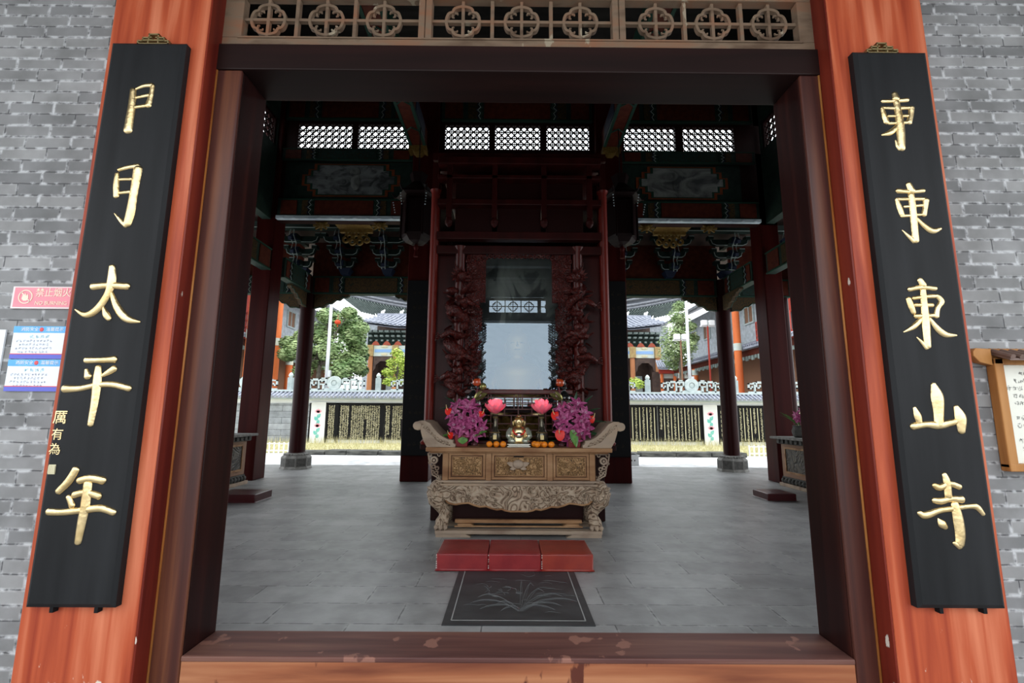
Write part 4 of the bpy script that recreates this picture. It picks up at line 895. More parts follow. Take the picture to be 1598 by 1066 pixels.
# palace lanterns in front of the middle pillars
def palace_lantern(x, y, label):
    t = thing('palace_lantern', label, 'hanging lantern', (x,y,4.75), 'dark palace lanterns')
    mb = MB(); mb.lathe([(.05,6.62),(.20,6.60),(.14,6.40),(.42,6.12),(.46,6.06),(.40,6.03),(.30,6.0)], x, y, 6); c = build('canopy', mb, 'lanternblack', t)
    for k in range(6):
        a = k*pi/3; mb = MB(); mb.tube([(x+.36*cos(a),y+.36*sin(a),6.10),(x+.50*cos(a),y+.50*sin(a),6.07),(x+.56*cos(a),y+.56*sin(a),6.16)], [.025,.022,.012], 6); build('upturned_arm', mb, 'lanternblack', c)
        mb = MB()
        for j in range(5): mb.sph((x+.53*cos(a)-.012*j*cos(a), y+.53*sin(a)-.012*j*sin(a), 5.96-.055*j), .014, 6, 4)
        build('bead_string', mb, 'whiteedge', c)
    mb = MB(); mb.lathe([(.30,5.99),(.33,5.93),(.33,5.20),(.30,5.14),(.22,5.06),(.10,5.02)], x, y, 6); b = build('lantern_body', mb, 'lanternblack', t)
    for k in range(6):
        a = k*pi/3; mb = MB(); mb.tube([(x+.345*cos(a),y+.345*sin(a),6.0),(x+.345*cos(a),y+.345*sin(a),5.14)], .022, 6); build('corner_post', mb, 'lanternblack', b)
    mb = MB(); mb.tube([(x,y,7.735),(x,y,6.6)], .012, 6); build('hanging_rod', mb, 'blackdull', t)
    mb = MB(); mb.lathe([(.012,5.03),(.04,5.0),(.05,4.95),(.03,4.9),(.05,4.75)], x, y, 10); build('tassel', mb, 'duskred', t)
palace_lantern(-2.02,9.45,'dark hexagonal palace lantern hanging by the pillar near the sea wave painting')
palace_lantern(2.36,9.45,'dark hexagonal palace lantern hanging by the pillar near the misty mountain painting')
# ------------------------------------------------------------------ side altars
def side_altar(xf, s, y0, y1, label):
    """xf: inward face; s = +1 when the body runs to +x"""
    t = thing('side_altar', label, 'side altar', (xf+s*.3,(y0+y1)/2,0), 'carved side altars along the walls')
    X = lambda a, b: (min(xf+s*a,xf+s*b), max(xf+s*a,xf+s*b))
    mb = MB(); a,b = X(0,.6); mb.box(a,b,y0,y1,.20,.88); build('body', mb, 'woodfar', t, bev=.008)
    a,b = X(-.16,.62); mb = MB(); mb.box(a,b,y0-.14,y1+.14,.98,1.03); build('top', mb, 'stone', t, bev=.012)
    a,b = X(-.05,.6); mb = MB(); mb.box(a,b,y0-.05,y1+.05,.88,.98)
    n = 18
    for k in range(n): yy = y0+(y1-y0)*(k+.5)/n; mb.box(*X(-.11,-.04),yy-.04,yy+.04,.90,.975)
    for k in range(4): xx = xf+s*(.07+k*.14); mb.box(xx-.04,xx+.04,y0-.10,y0-.04,.90,.975)
    build('dentil_moulding', mb, 'stonedark', t)
    n = 3
    for k in range(n):
        p, q = y0+.10+(y1-y0-.2)*k/n+.03, y0+.10+(y1-y0-.2)*(k+1)/n-.03
        fr = MB(); 
        for (c,d,e,f) in ((p,q,.28,.32),(p,q,.78,.82),(p,p+.04,.32,.78),(q-.04,q,.32,.78)): fr.box(*X(-.02,0),c,d,e,f)
        pf = build('panel_frame', fr, 'altar', t)
        mb = MB(); mb.box(*X(-.008,.0),p+.04,q-.04,.32,.78); build('carved_panel', mb, 'shrine_black', pf)
    fr = MB(); a,b = X(.06,.54)
    for (c,d,e,f) in ((a,b,.28,.32),(a,b,.78,.82),(a,a+.04,.32,.78),(b-.04,b,.32,.78)): fr.box(c,d,y0-.02,y0,e,f)
    pf = build('panel_frame', fr, 'altar', t); mb = MB(); mb.box(a+.04,b-.04,y0-.008,y0,.32,.78); build('carved_panel', mb, 'shrine_black', pf)
    mb = MB(); a,b = X(-.06,.6); mb.box(a,b,y0-.06,y1+.06,.0,.07); build('base', mb, 'altar_pale', t, bev=.008)
    mb = MB(); a,b = X(-.01,.6); mb.box(a,b,y0-.01,y1+.01,.07,.2); n = 24
    for k in range(n): yy = y0+(y1-y0)*(k+.5)/n; mb.sph((xf-s*.03,yy,.125),(.045,.05,.055),8,6)
    for k in range(6): xx = xf+s*(.05+k*.1); mb.sph((xx,y0-.03,.125),(.05,.045,.055),8,6)
    build('bead_moulding', mb, 'stonedark', t, smooth=RAD(40))

side_altar(5.86,1,7.4,10.22,'carved side altar with black panels carrying the potted magenta flowers')
side_altar(-5.52,-1,7.3,9.98,'carved side altar with black panels carrying the small black censer')
cushion(4.55,5.05,8.45,8.98,.13,'leatherdark','low dark red cushion on the floor before the side altar with potted flowers','floor_cushion','cushions before the side altars',nice=False)
cushion(-4.88,-4.20,7.98,8.55,.14,'leatherdark','low dark red cushion on the floor before the side altar with the black censer','floor_cushion','cushions before the side altars',nice=False)
t = thing('incense_censer', 'small black lidded censer on the side altar opposite the potted flowers', 'censer', (-5.75,9.55,1.03))
mb = MB(); mb.lathe([(.06,1.03),(.075,1.05),(.05,1.07),(.10,1.11),(.115,1.16),(.09,1.205)], -5.75, 9.55, 18); build('bowl', mb, 'blackdull', t, smooth=RAD(40))
mb = MB(); mb.lathe([(.095,1.205),(.07,1.24),(.03,1.26),(.035,1.285),(.01,1.31)], -5.75, 9.55, 18); build('lid', mb, 'blackdull', t, smooth=RAD(40))
mb = MB(); mb.box(3.40,3.78,13.9,14.35,-.004,.30); mb.box(3.38,3.80,13.88,14.37,.26,.30)
t = thing('white_box', 'small white box standing on the bright paving beside the middle pillar', 'box', (3.59,14.1,-.004)); build('body', mb, 'whitepaint', t, bev=.01)
mb = MB()
for k in range(3): mb.box(3.46+k*.09,3.49+k*.09,13.895,13.901,.12,.16)
build('vent_slot', mb, 'blackdull', t)
# ================================================================== OFFERING TABLE
AC = .118
al = thing('offering_table', 'long carved wooden offering table with upturned scroll ends and clawed feet', 'table', (AC,6.25,0))
YF, YB2 = 5.95, 6.58
mb = MB(); mb.box(AC-1.02,AC+1.02,YF-.03,YF+.09,.035,.078); mb.box(AC-1.02,AC+1.02,YB2-.08,YB2+.03,.035,.078); mb.box(AC-1.02,AC-.94,YF+.09,YB2-.08,.035,.078); mb.box(AC+.94,AC+1.02,YF+.09,YB2-.08,.035,.078)
pl = build('foot_frame', mb, 'altar_pale', al, 'pale worn foot frame', bev=.006)
mb = MB()
for s in (-1,1):
    P = [(AC+s*1.01,0),(AC+s*.58,0),(AC+s*.60,.014),(AC+s*.65,.035),(AC+s*1.01,.035)]
    mb.prism(P[::s], YF-.025, YF+.085); mb.prism(P[::s], YB2-.08, YB2+.02)
build('foot_block', mb, 'altar_pale', pl)
mb = MB(); mb.box(AC-.80,AC+.80,YF+.16,YF+.22,.125,.165); mb.box(AC-.80,AC+.80,YF+.10,YF+.14,.088,.105)
for s in (-1,1): mb.prism([(AC+s*.76,.088),(AC+s*.60,.088),(AC+s*.56,.105),(AC+s*.60,.125),(AC+s*.76,.125)][::s], YF+.11, YF+.2)
build('lower_rail', mb, 'altar', al, bev=.004)
mb = MB(); mb.box(AC-.86,AC+.86,YF+.44,YF+.47,.079,.60); build('back_panel', mb, 'darkred_trim', al)
def leg(s, y, d):
    mb = MB(); X = lambda v: AC+s*v
    mb.tube([(X(1.0),y+.03*d,.62),(X(1.01),y+.0*d,.57),(X(1.035),y-.02*d,.50),(X(1.02),y-.01*d,.43),(X(.97),y+.02*d,.36),(X(.935),y+.05*d,.28),(X(.93),y+.05*d,.22),(X(.95),y+.02*d,.16),(X(.955),y,.115),(X(.955),y,.079)],
            [.085,.105,.115,.112,.092,.072,.066,.082,.085,.07], 14)
    o = build('leg', mb, 'altar_carved', al, 'carved beast leg with clawed foot', smooth=True)
    mb = MB()
    for k in (-1,0,1): mb.sph((X(.955+.055*k), y-.075*d+.012*abs(k), .105), (.030,.04,.030), 8, 6); mb.sph((X(.955+.055*k), y-.108*d+.012*abs(k), .09), (.012,.018,.012), 6, 5)
    build('claw', mb, 'altar_pale', o, smooth=True)
    mb = MB(); Y = y-.125*d
    for k in (-1,1):
        mb.sph((X(1.03+.045*k), Y+.01*d, .535), (.022,.02,.018), 8, 6)
        mb.tube([(X(1.03+.09*k),Y+.05*d,.58),(X(1.03+.06*k),Y,.575),(X(1.03+.02*k),Y-.005*d,.555)], [.018,.02,.012], 6)
    mb.sph((X(1.03), Y-.005*d, .50), (.03,.025,.022), 8, 6); mb.tube([(X(.97),Y+.03*d,.455),(X(1.03),Y,.465),(X(1.09),Y+.03*d,.455)], .014, 6)
    build('lion_mask', mb, 'altar_carved', o, smooth=True)
for s in (-1,1): leg(s, YF+.075, 1); leg(s, YB2-.075, -1)
mb = MB(); hw = .97; prof = [(0,.295),(.10,.292),(.17,.305),(.21,.322),(.27,.312),(.34,.330),(.40,.352),(.48,.346),(.55,.365),(.62,.392),(.70,.385),(.78,.372),(.86,.385),(.90,.42)]
bot = [(AC-x,z) for x,z in prof[::-1]]+[(AC+x,z) for x,z in prof[1:]]
mb.prism([(AC-hw,.60)]+[(AC-.93,.45)]+bot+[(AC+.93,.45),(AC+hw,.60)], YF-.01, YF+.06)
ap = build('apron', mb, 'altar_carved', al, 'scalloped apron carved with swirling dragons', bev=.008)
mb = MB()
mb.tube([(x,YF-.012,z+.008) for x,z in bot], .012, 6); build('apron_bead', mb, 'altar', ap, smooth=True)
mb = MB(); random.seed(3)
for k in range(26):                                         # raised coils of the carved dragons
    cx, cz = AC+random.uniform(-.82,.82), random.uniform(.40,.56); r = random.uniform(.025,.055); a0 = random.uniform(0,6.28); d = random.choice((-1,1))
    if cz-r < .40: cz = .40+r
    mb.tube([(cx+r*(1-t/14*.75)*cos(a0+d*t*.62), YF-.016, cz+r*(1-t/14*.75)*sin(a0+d*t*.62)) for t in range(13)], [.010]*9+[.009,.008,.006,.004], 6)
build('carved_dragon', mb, 'altar_carved', ap, smooth=True)
mb = MB(); mb.box(AC-.98,AC+.98,YF+.0,YB2-.02,.60,.622); mb.box(AC-.94,AC+.94,YF+.025,YB2-.03,.622,.640); mb.box(AC-1.0,AC+1.0,YF-.005,YB2-.01,.640,.662)
build('waist_moulding', mb, 'altar_pale', al, bev=.006)
mb = MB(); mb.box(AC-.965,AC+.965,YF+.05,YB2-.04,.662,1.005); build('body', mb, 'altarshade', al)
for x in (-.955,-.415,.355,.885): build('corner_post', MB().box(AC+x,AC+x+.07,YF+.03,YF+.052,.662,1.005), 'altar', al, bev=.004)
def drawer(x0, x1, peach=False, lab=None):
    mb = MB(); z0, z1 = .672, .995
    for (a,b,c,d) in ((x0,x1,z0,z0+.03),(x0,x1,z1-.03,z1),(x0,x0+.03,z0+.03,z1-.03),(x1-.03,x1,z0+.03,z1-.03)): mb.box(a,b,YF+.028,YF+.052,c,d)
    for (a,b,c,d) in ((x0+.04,x1-.04,z0+.04,z0+.052),(x0+.04,x1-.04,z1-.052,z1-.04),(x0+.04,x0+.052,z0+.052,z1-.052),(x1-.052,x1-.04,z0+.052,z1-.052)): mb.box(a,b,YF+.03,YF+.052,c,d)
    f = build('drawer_frame', mb, 'altar', al, lab, bev=.004)
    mb = MB(); mb.box(x0+.052,x1-.052,YF+.040,YF+.053,z0+.052,z1-.052); build('carved_panel', mb, 'altar_scene', f)
    mb = MB(); w = x1-x0                                    # carved landscape: pavilion, trees, rocks in low relief
    for k in range(9):
        cx = x0+.07+(w-.14)*random.random(); cz = z0+.07+random.random()*.11; mb.sph((cx,YF+.04,cz),(random.uniform(.012,.035),.012,random.uniform(.012,.03)),8,6)
    for k in range(4):
        cx = x0+.09+(w-.2)*random.random(); h = random.uniform(.07,.14); mb.tube([(cx,YF+.038,z0+.06),(cx+.01,YF+.036,z0+.06+h*.5),(cx-.01,YF+.036,z0+.06+h)], [.008,.006,.004], 5)
        for q in range(3): mb.sph((cx+random.uniform(-.03,.03),YF+.036,z0+.06+h+random.uniform(-.02,.02)),(.025,.010,.014),8,5)
    cx = x0+w*random.uniform(.3,.4); mb.prism([(cx-.06,z0+.15),(cx,z0+.19),(cx+.06,z0+.15),(cx+.05,z0+.145),(cx+.045,z0+.07),(cx-.045,z0+.07),(cx-.05,z0+.145)], YF+.030, YF+.045)
    build('carved_scene', mb, 'altar_scene', f, smooth=RAD(40))
    return f
drawer(AC-.88, AC-.42, lab='carved panel framed beside the fretwork end'); d2 = drawer(AC-.34, AC+.35, True, 'widest carved panel with a peach shaped boss'); drawer(AC+.43, AC+.88)
mb = MB(); mb.sph((AC-.01,YF+.012,.862),(.072,.055,.056),16,12)
for s in (-1,1): mb.petal((AC-.01+s*.04,YF+.01,.845),(s,-.1,.35),(0,-1,.2),.11,.06,.1); mb.petal((AC-.01+s*.02,YF+.01,.83),(s,-.1,-.35),(0,-1,.2),.09,.05,.1)
build('peach_boss', mb, 'altar_pale', d2, 'polished peach boss', smooth=True)
mb = MB(); mb.box(AC-.065,AC+.06,YF+.025,YF+.040,.948,.962); build('coin_slot', mb, 'blackdull', d2)
mb = MB(); mb.box(AC-1.165,AC+1.165,YF-.03,YB2+.03,1.012,1.065); mb.box(AC-1.12,AC+1.12,YF,YB2,.993,1.012)
build('tabletop', mb, 'altar', al, bev=.012, seg=3)
for s in (-1,1):
    P = [(.80,1.0655),(.80,1.10),(.83,1.12),(.83,1.155),(.90,1.165),(.97,1.20),(1.03,1.25),(1.09,1.315),(1.13,1.365),(1.19,1.392),(1.26,1.392),(1.315,1.365),(1.335,1.32),(1.315,1.285),(1.275,1.272),(1.24,1.28),(1.235,1.25),(1.22,1.20),(1.20,1.14),(1.17,1.09),(1.155,1.0655)]
    mb = MB(); mb.prism([(AC+s*x,z) for x,z in P][::s], YF-.01, YB2+.01); e = build('upturned_end', mb, 'altar_pale', al, 'upturned scroll end', bev=.006)
    mb = MB(); mb.tube([(AC+s*1.283,YF-.022,1.330),(AC+s*1.283,YB2+.02,1.330)], .052, 18); build('scroll_roll', mb, 'altar_pale', e, smooth=RAD(40))
    mb = MB(); random.seed(5)
    mb.tube([(AC+s*x,YF-.014,z) for x,z in ((.86,1.09),(.95,1.11),(1.03,1.15),(1.09,1.22),(1.14,1.30),(1.20,1.345),(1.27,1.345))], .006, 5)
    for k in range(8):
        t_ = k/7; cx = .90+.28*t_; cz = 1.11+.19*t_**1.4; r = .025; mb.tube([(AC+s*(cx+r*(1-t/11)*cos(t*.7)),YF-.013,cz+r*(1-t/11)*sin(t*.7)) for t in range(10)], .005, 5)
    build('carved_scroll', mb, 'altar_carved', e, smooth=True)
    mb = MB()                                               # pierced brackets outside the body
    for (u,z,r) in ((1.07,.90,.048),(1.03,.80,.026),(1.075,.82,.026),(1.035,.745,.024),(1.08,.755,.022),(1.02,.70,.02),(1.01,.965,.02),(1.12,.965,.02),(1.125,.87,.018)):
        mb.ring((AC+s*u,z),r*.55,r,YF+.06,YF+.12,16)
    mb.ring((AC+s*1.07,.90),.0,.016,YF+.05,YF+.12,10)
    mb.box(*sorted((AC+s*.965,AC+s*1.15)),YF+.06,YF+.12,.975,.993); mb.tube([(AC+s*1.15,YF+.09,.985),(AC+s*1.135,YF+.09,.90),(AC+s*1.105,YF+.09,.80),(AC+s*1.09,YF+.09,.72),(AC+s*.98,YF+.09,.665)], .010, 6)
    build('fretwork_bracket', mb, 'altar_pale', al, 'pierced scroll bracket', smooth=RAD(40))
TZ = 1.0655
# ------------------------------------------------------------------ offerings on the table
def lotus_lamp(x, y, label):
    t = thing('lotus_lamp', label, 'lamp', (x,y,TZ), 'pink lotus lamps on the offering table')
    mb = MB(); mb.lathe([(.06,TZ),(.065,TZ+.012),(.045,TZ+.02),(.05,TZ+.04),(.078,TZ+.09),(.084,TZ+.135),(.07,TZ+.185),(.04,TZ+.24),(.028,TZ+.30),(.026,TZ+.36),(.036,TZ+.395),(.05,TZ+.41)], x, y, 28)
    build('vase_stand', mb, 'glassdark', t, 'dark polished vase stand', smooth=RAD(60))
    mb = MB(); mb.lathe([(.030,TZ+.245),(.034,TZ+.25),(.030,TZ+.257)], x, y, 24); mb.lathe([(.030,TZ+.36),(.04,TZ+.375),(.030,TZ+.385)], x, y, 24); mb.lathe([(.074,TZ+.175),(.077,TZ+.18),(.070,TZ+.188)], x, y, 24)
    mb.box(x-.022,x+.022,y-.088,y-.078,TZ+.095,TZ+.15)
    build('gilt_trim', mb, 'brass', t, smooth=RAD(40))
    zb_ = TZ+.42
    for n, tilt, L, w, off in ((8,.42,.155,.10,.05),(8,.85,.175,.105,.22),(6,1.2,.175,.10,.0)):
        for k in range(n):
            a = 2*pi*k/n+off; d = (cos(a)*cos(tilt), sin(a)*cos(tilt), sin(tilt)); up = (-cos(a)*sin(tilt), -sin(a)*sin(tilt), cos(tilt))
            mb = MB(); mb.petal((x+.02*cos(a),y+.02*sin(a),zb_), d, up, L, w, .30, .35, 7, 6); build('petal', mb, 'petal', t, smooth=True)
    mb = MB(); mb.sph((x,y,zb_+.045),(.018,.018,.024),10,8); build('bulb', mb, 'bulb', t)
    ld = bpy.data.lights.new('lotus_glow','POINT'); ld.energy = 2.5; ld.color = (1,.86,.74); ld.shadow_soft_size = .03
    l = bpy.data.objects.new('lotus_glow', ld); COL.objects.link(l); l.location = (0,0,.50); l.parent = t
lotus_lamp(-.190,6.12,'pink lotus lamp on a dark vase, behind the heap of three oranges')
lotus_lamp(.415,6.12,'pink lotus lamp on a dark vase, behind the heap of five oranges')
def orange(x, y, label, group, r=.041):
    t = thing('orange', label, 'fruit', (x,y,TZ), group)
    mb = MB(); mb.sph((x,y,TZ+r*.95),(r,r,r*.95),18,12); build('peel', mb, 'orangefruit', t, smooth=True)
    mb = MB()
    for k in range(5): a = 2*pi*k/5; mb.petal((x,y,TZ+r*1.87),(cos(a),sin(a),-.1),(0,0,1),.011,.007,.0,.0,3,2)
    build('calyx', mb, 'plantleaf', t)
for x, y, l in ((-.255,5.99,'outer orange of the three, nearest the pot of magenta lilies with dark leaves'),(-.168,5.995,'middle orange of the row of three'),(-.082,5.985,'orange of the row of three nearest the gold statue')): orange(x,y,l,'oranges in the row of three')
for x, y, l in ((.350,5.985,'front orange of the heap of five nearest the gold statue'),(.440,5.99,'middle front orange of the heap of five'),(.527,5.985,'front orange of the heap of five nearest the big red anthurium'),
                (.318,6.07,'orange at the back of the heap of five nearest the gold statue'),(.405,6.073,'orange peeping from behind the middle of the heap of five')): orange(x,y,l,'oranges in the heap of five')
t = thing('leaf_sprig', 'small green leaf sprig lying behind the heap of five oranges', 'leaves', (.5,6.09,TZ))
mb = MB(); mb.petal((.48,6.07,TZ+.065),(1,-.1,.35),(0,0,1),.10,.05,-.2); mb.petal((.53,6.10,TZ+.05),(.7,.2,.5),(0,0,1),.09,.04,-.3); build('leaf', mb, 'plantdark', t, smooth=True)
mb = MB(); mb.tube([(.545,6.10,TZ+.003),(.52,6.09,TZ+.04),(.48,6.08,TZ+.07)], .004, 5); build('stem', mb, 'plantdark', t)
# laughing buddha
bx, by = .118, 6.14
t = thing('buddha_statue', 'small gold and crystal laughing statue on a stepped base in the middle of the table', 'statue', (bx,by,TZ))
mb = MB(); mb.box(bx-.15,bx+.15,by-.10,by+.10,TZ,TZ+.016); mb.box(bx-.135,bx+.135,by-.088,by+.088,TZ+.016,TZ+.03); mb.box(bx-.15,bx+.15,by-.095,by+.095,TZ+.03,TZ+.042)
build('stepped_base', mb, 'steel', t, 'polished stepped base', bev=.003)
z = TZ+.042
mb = MB()                                                   # one body: hips, knees, belly, chest, neck, head
mb.lathe([(.02,z),(.118,z+.004),(.128,z+.03),(.118,z+.06),(.108,z+.09),(.112,z+.12),(.112,z+.15),(.098,z+.185),(.078,z+.205),(.045,z+.22),(.04,z+.226),(.058,z+.24),(.066,z+.262),(.068,z+.282),(.060,z+.305),(.042,z+.325),(.012,z+.333)], bx, by, 28, 0, 1, .78)
body = build('body', mb, 'gold', t, smooth=True)
mb = MB()
for s in (-1,1):
    mb.sph((bx+s*.085,by-.06,z+.035),(.062,.05,.036),14,8)      # folded knees in the robe
    mb.tube([(bx+s*.095,by-.01,z+.185),(bx+s*.125,by-.03,z+.14),(bx+s*.128,by-.05,z+.095),(bx+s*.105,by-.075,z+.065)], [.035,.042,.045,.036], 12)
mb.lathe([(.10,z+.05),(.118,z+.09),(.117,z+.13),(.105,z+.165)], bx, by+.012, 24, 0, 1.05, .8)
build('robe', mb, 'robe', t, 'silvery green crystal robe', smooth=True)
mb = MB(); mb.sph((bx,by-.055,z+.105),(.062,.048,.055),16,10); build('belly', mb, 'steel', t, 'shining round belly', smooth=True)
mb = MB(); fy = by-.052
for s in (-1,1):
    mb.tube([(bx+s*.066,by-.005,z+.29),(bx+s*.078,by-.008,z+.275),(bx+s*.074,by-.012,z+.235),(bx+s*.066,by-.01,z+.228)], [.008,.013,.011,.009], 8)
    mb.tube([(bx+s*.014,fy-.004,z+.287),(bx+s*.026,fy-.001,z+.291),(bx+s*.038,fy+.007,z+.285)], .003, 5)
mb.sph((bx,fy-.008,z+.272),(.011,.012,.012),8,6); mb.tube([(bx-.026,fy-.0,z+.258),(bx-.012,fy-.006,z+.25),(bx+.012,fy-.006,z+.25),(bx+.026,fy,z+.258)], .0045, 6)
build('face', mb, 'brass', body, 'laughing face and long ears', smooth=True)
mb = MB(); mb.lathe([(.05,z+.318),(.058,z+.328),(.045,z+.336),(.03,z+.342),(.026,z+.36),(.012,z+.372)], bx, by, 20); build('crown', mb, 'gold', t, smooth=RAD(40))
mb = MB()
for k in range(13): a = pi*(k/12); mb.sph((bx-.075*cos(a), by-.085-.01*sin(a), z+.165-.055*sin(a)), .010, 8, 6)
build('bead_necklace', mb, 'anth', t, 'dark red bead necklace', smooth=True)
mb = MB()
for s in (-1,1):
    mb.tube([(bx+s*.12,by-.06,z+.09),(bx+s*.105,by-.09,z+.10),(bx+s*.085,by-.10,z+.102)], [.02,.018,.016], 8)
    for f in range(4): mb.tube([(bx+s*.092,by-.10,z+.112-.009*f),(bx+s*(.074-.002*f),by-.108,z+.112-.009*f),(bx+s*(.064+.002*(f%2)),by-.104,z+.109-.009*f)], [.005,.005,.0035], 6)
    mb.tube([(bx+s*.095,by-.098,z+.115),(bx+s*.088,by-.106,z+.126),(bx+s*.078,by-.106,z+.131)], [.006,.005,.004], 6)
build('hands', mb, 'gold', body, smooth=True)
# flowers
def lilyflower(mb, c, d, s):
    d = Vector(d).normalized(); u, v = _fr(d)
    for k in range(6):
        a = 2*pi*k/6+random.uniform(-.1,.1); r = u*cos(a)+v*sin(a); q = (r*.82+d*.57); mb.petal(Vector(c), q, d-r*.4, s*random.uniform(.9,1.1), s*.48, -.32, .12, 5, 4)
def anthurium(parent, c, d, s):
    d = Vector(d).normalized(); up = Vector((0,0,1)); sd = d.cross(up).normalized(); uu = sd.cross(d)
    mb = MB(); c = Vector(c); vs = [c]; n = 26; 
    for k in range(n):
        a = 2*pi*k/n; r = s*(1-.42*max(0,cos(a))**6 + .18*max(0,-cos(a))**4); vs.append(c+uu*(r*cos(a)*.95)+sd*(r*sin(a)*.85)+d*(.18*s*abs(sin(a))-.02))
    mb.add(vs, [(0,1+k,1+(k+1)%n) for k in range(n)]); o = build('anthurium', mb, 'anth', parent, 'glossy red anthurium', smooth=True)
    mb = MB(); mb.tube([c+d*.005, c+d*.04*s/.05+uu*.02, c+d*.06*s/.05+uu*.055], [.006,.0055,.003], 6); build('spadix', mb, 'spadix', o)
def bouquet(cx, cy, label, potm, dark, anths, leaves, dx=0, seed=1):
    random.seed(seed)
    t = thing('potted_flowers', label, 'flower arrangement', (cx,cy,TZ), 'magenta flower pots on the offering table')
    mb = MB(); px = cx+dx; mb.hexa([(px-.075,cy-.075,TZ),(px+.075,cy-.075,TZ),(px+.075,cy+.075,TZ),(px-.075,cy+.075,TZ),(px-.085,cy-.085,TZ+.15),(px+.085,cy-.085,TZ+.15),(px+.085,cy+.085,TZ+.15),(px-.085,cy+.085,TZ+.15)])
    build('pot', mb, potm, t, bev=.006)
    if dark:
        mb = MB(); mb.petal((px+.02,cy-.088,TZ+.12),(.05,-.3,-1),(0,-1,0),.09,.13,.1,0); build('hanging_leaf', mb, 'plantleaf', t, smooth=True)
    C0 = Vector((cx,cy,TZ+.30)); N = 21
    mb = MB()
    for k in range(N):
        zf = 1-2*(k+.5)/N; a = k*2.39996; rr = sqrt(max(0,1-zf*zf)); d = Vector((rr*cos(a), rr*sin(a)*.8-.25, zf*1.0+.12))
        if d.y > .55: continue
        c = C0+Vector((d.x*.165+random.uniform(-.035,.035), d.y*.12, d.z*.185+random.uniform(-.035,.035))); d = Vector((d.x,d.y-.6,d.z)).normalized()
        m1 = MB(); lilyflower(m1, c, d, random.uniform(.105,.15)); f = build('lily', m1, 'lily', t, smooth=True)
        m2 = MB(); u, v = _fr(d)
        for q in range(5): b = 2*pi*q/5; m2.tube([c, c+d*.035+(u*cos(b)+v*sin(b))*.010, c+d*.055+(u*cos(b)+v*sin(b))*.02], [.0022,.002,.003], 4)
        build('stamens', m2, 'lilyw', f)
    mb = MB()
    for k in range(9): a = 2*pi*k/9; mb.tube([(px+.02*cos(a),cy+.02*sin(a),TZ+.1),(cx+.05*cos(a),cy+.04*sin(a),TZ+.22),(cx+.10*cos(a),cy+.06*sin(a),TZ+.34)], .004, 5)
    build('stems', mb, 'plantdark', t)
    for c, d, s in anths: anthurium(t, (cx+c[0],cy+c[1],TZ+c[2]), d, s)
    for c, d, L, w, m in leaves:
        mb = MB(); mb.petal((cx+c[0],cy+c[1],TZ+c[2]), d, (0,-.4,1), L, w, -.25, .12, 8, 4); build('leaf', mb, m, t, smooth=True)
PL, PDK = 'plantleaf', 'plantdark'
bouquet(-.56,6.14,'pot of magenta lilies with dark spiky leaves, beside the heap of three oranges','leather',True,
  [((-.245,-.05,.46),(-.4,-1,.3),.055),((.20,-.08,.42),(.6,-1,.1),.05),((-.20,-.12,.15),(-.5,-1,0),.05)],
  [((.12,-.1,.13),(.8,-.2,.55),.16,.11,PL),((-.18,-.06,.12),(-1,-.1,.3),.13,.09,PL),((-.1,.02,.45),(-1,-.1,.35),.26,.05,PDK),((-.1,.05,.5),(-.6,-.1,.6),.24,.05,PDK),((-.05,.03,.4),(-1,.1,.0),.28,.05,PDK),((.1,.03,.3),(1,-.1,.3),.22,.06,PDK),((.05,.0,.45),(.7,0,.6),.2,.05,PDK)], dx=-.06, seed=11)
bouquet(.80,6.14,'pot of magenta lilies with three big red anthuriums, beside the heap of five oranges','leather',False,
  [((-.225,-.10,.415),(-.5,-1,.2),.062),((-.165,-.16,.17),(-.25,-1,.15),.075),((.27,-.05,.37),(.5,-1,.2),.055)],
  [((-.02,-.14,.22),(.35,-.3,-.9),.22,.12,PL),((.12,.02,.46),(.5,-.1,.9),.26,.06,PDK),((.2,.02,.3),(1,-.1,.3),.26,.07,PDK),((.15,.04,.4),(.9,0,.6),.26,.06,PDK),((-.15,.02,.45),(-.7,-.1,.6),.18,.05,PDK),((.05,.03,.5),(.1,-.1,1),.22,.05,PDK),((.2,.0,.18),(.9,-.2,-.1),.24,.10,PDK)], dx=.03, seed=23)
# black oil lamps with glass bowls
def oil_lamp(x, y, label):
    t = thing('oil_lamp', label, 'lamp', (x,y,TZ), 'black and glass lamps on the offering table')
    mb = MB(); mb.lathe([(.06,TZ),(.06,TZ+.02),(.022,TZ+.05),(.018,TZ+.25),(.022,TZ+.46),(.05,TZ+.485)], x, y, 20); build('stand', mb, 'blackgloss', t, smooth=RAD(40))
    mb = MB(); mb.lathe([(.04,TZ+.486),(.085,TZ+.515),(.098,TZ+.555),(.09,TZ+.595),(.06,TZ+.615)], x, y, 24); g = build('glass_bowl', mb, 'glass', t, 'clear glass bowl', smooth=RAD(60))
    mb = MB(); mb.lathe([(.03,TZ+.49),(.06,TZ+.515),(.07,TZ+.545)], x, y, 20); build('oil', mb, 'amber', g, 'amber oil', smooth=RAD(40))
    mb = MB(); mb.lathe([(.085,TZ+.616),(.092,TZ+.625),(.083,TZ+.65),(.078,TZ+.675),(.055,TZ+.70),(.028,TZ+.725),(.02,TZ+.745),(.034,TZ+.765),(.036,TZ+.78),(.018,TZ+.80),(.026,TZ+.82),(.028,TZ+.835),(.012,TZ+.86),(.016,TZ+.88),(.004,TZ+.90)], x, y, 24)
    build('black_cap', mb, 'blackgloss', t, 'black domed cap with finial', smooth=RAD(60))
oil_lamp(-.505,6.42,'black capped oil lamp with a glass bowl behind the lilies with dark spiky leaves')
oil_lamp(.745,6.42,'black capped oil lamp with a glass bowl behind the lilies with three anthuriums')
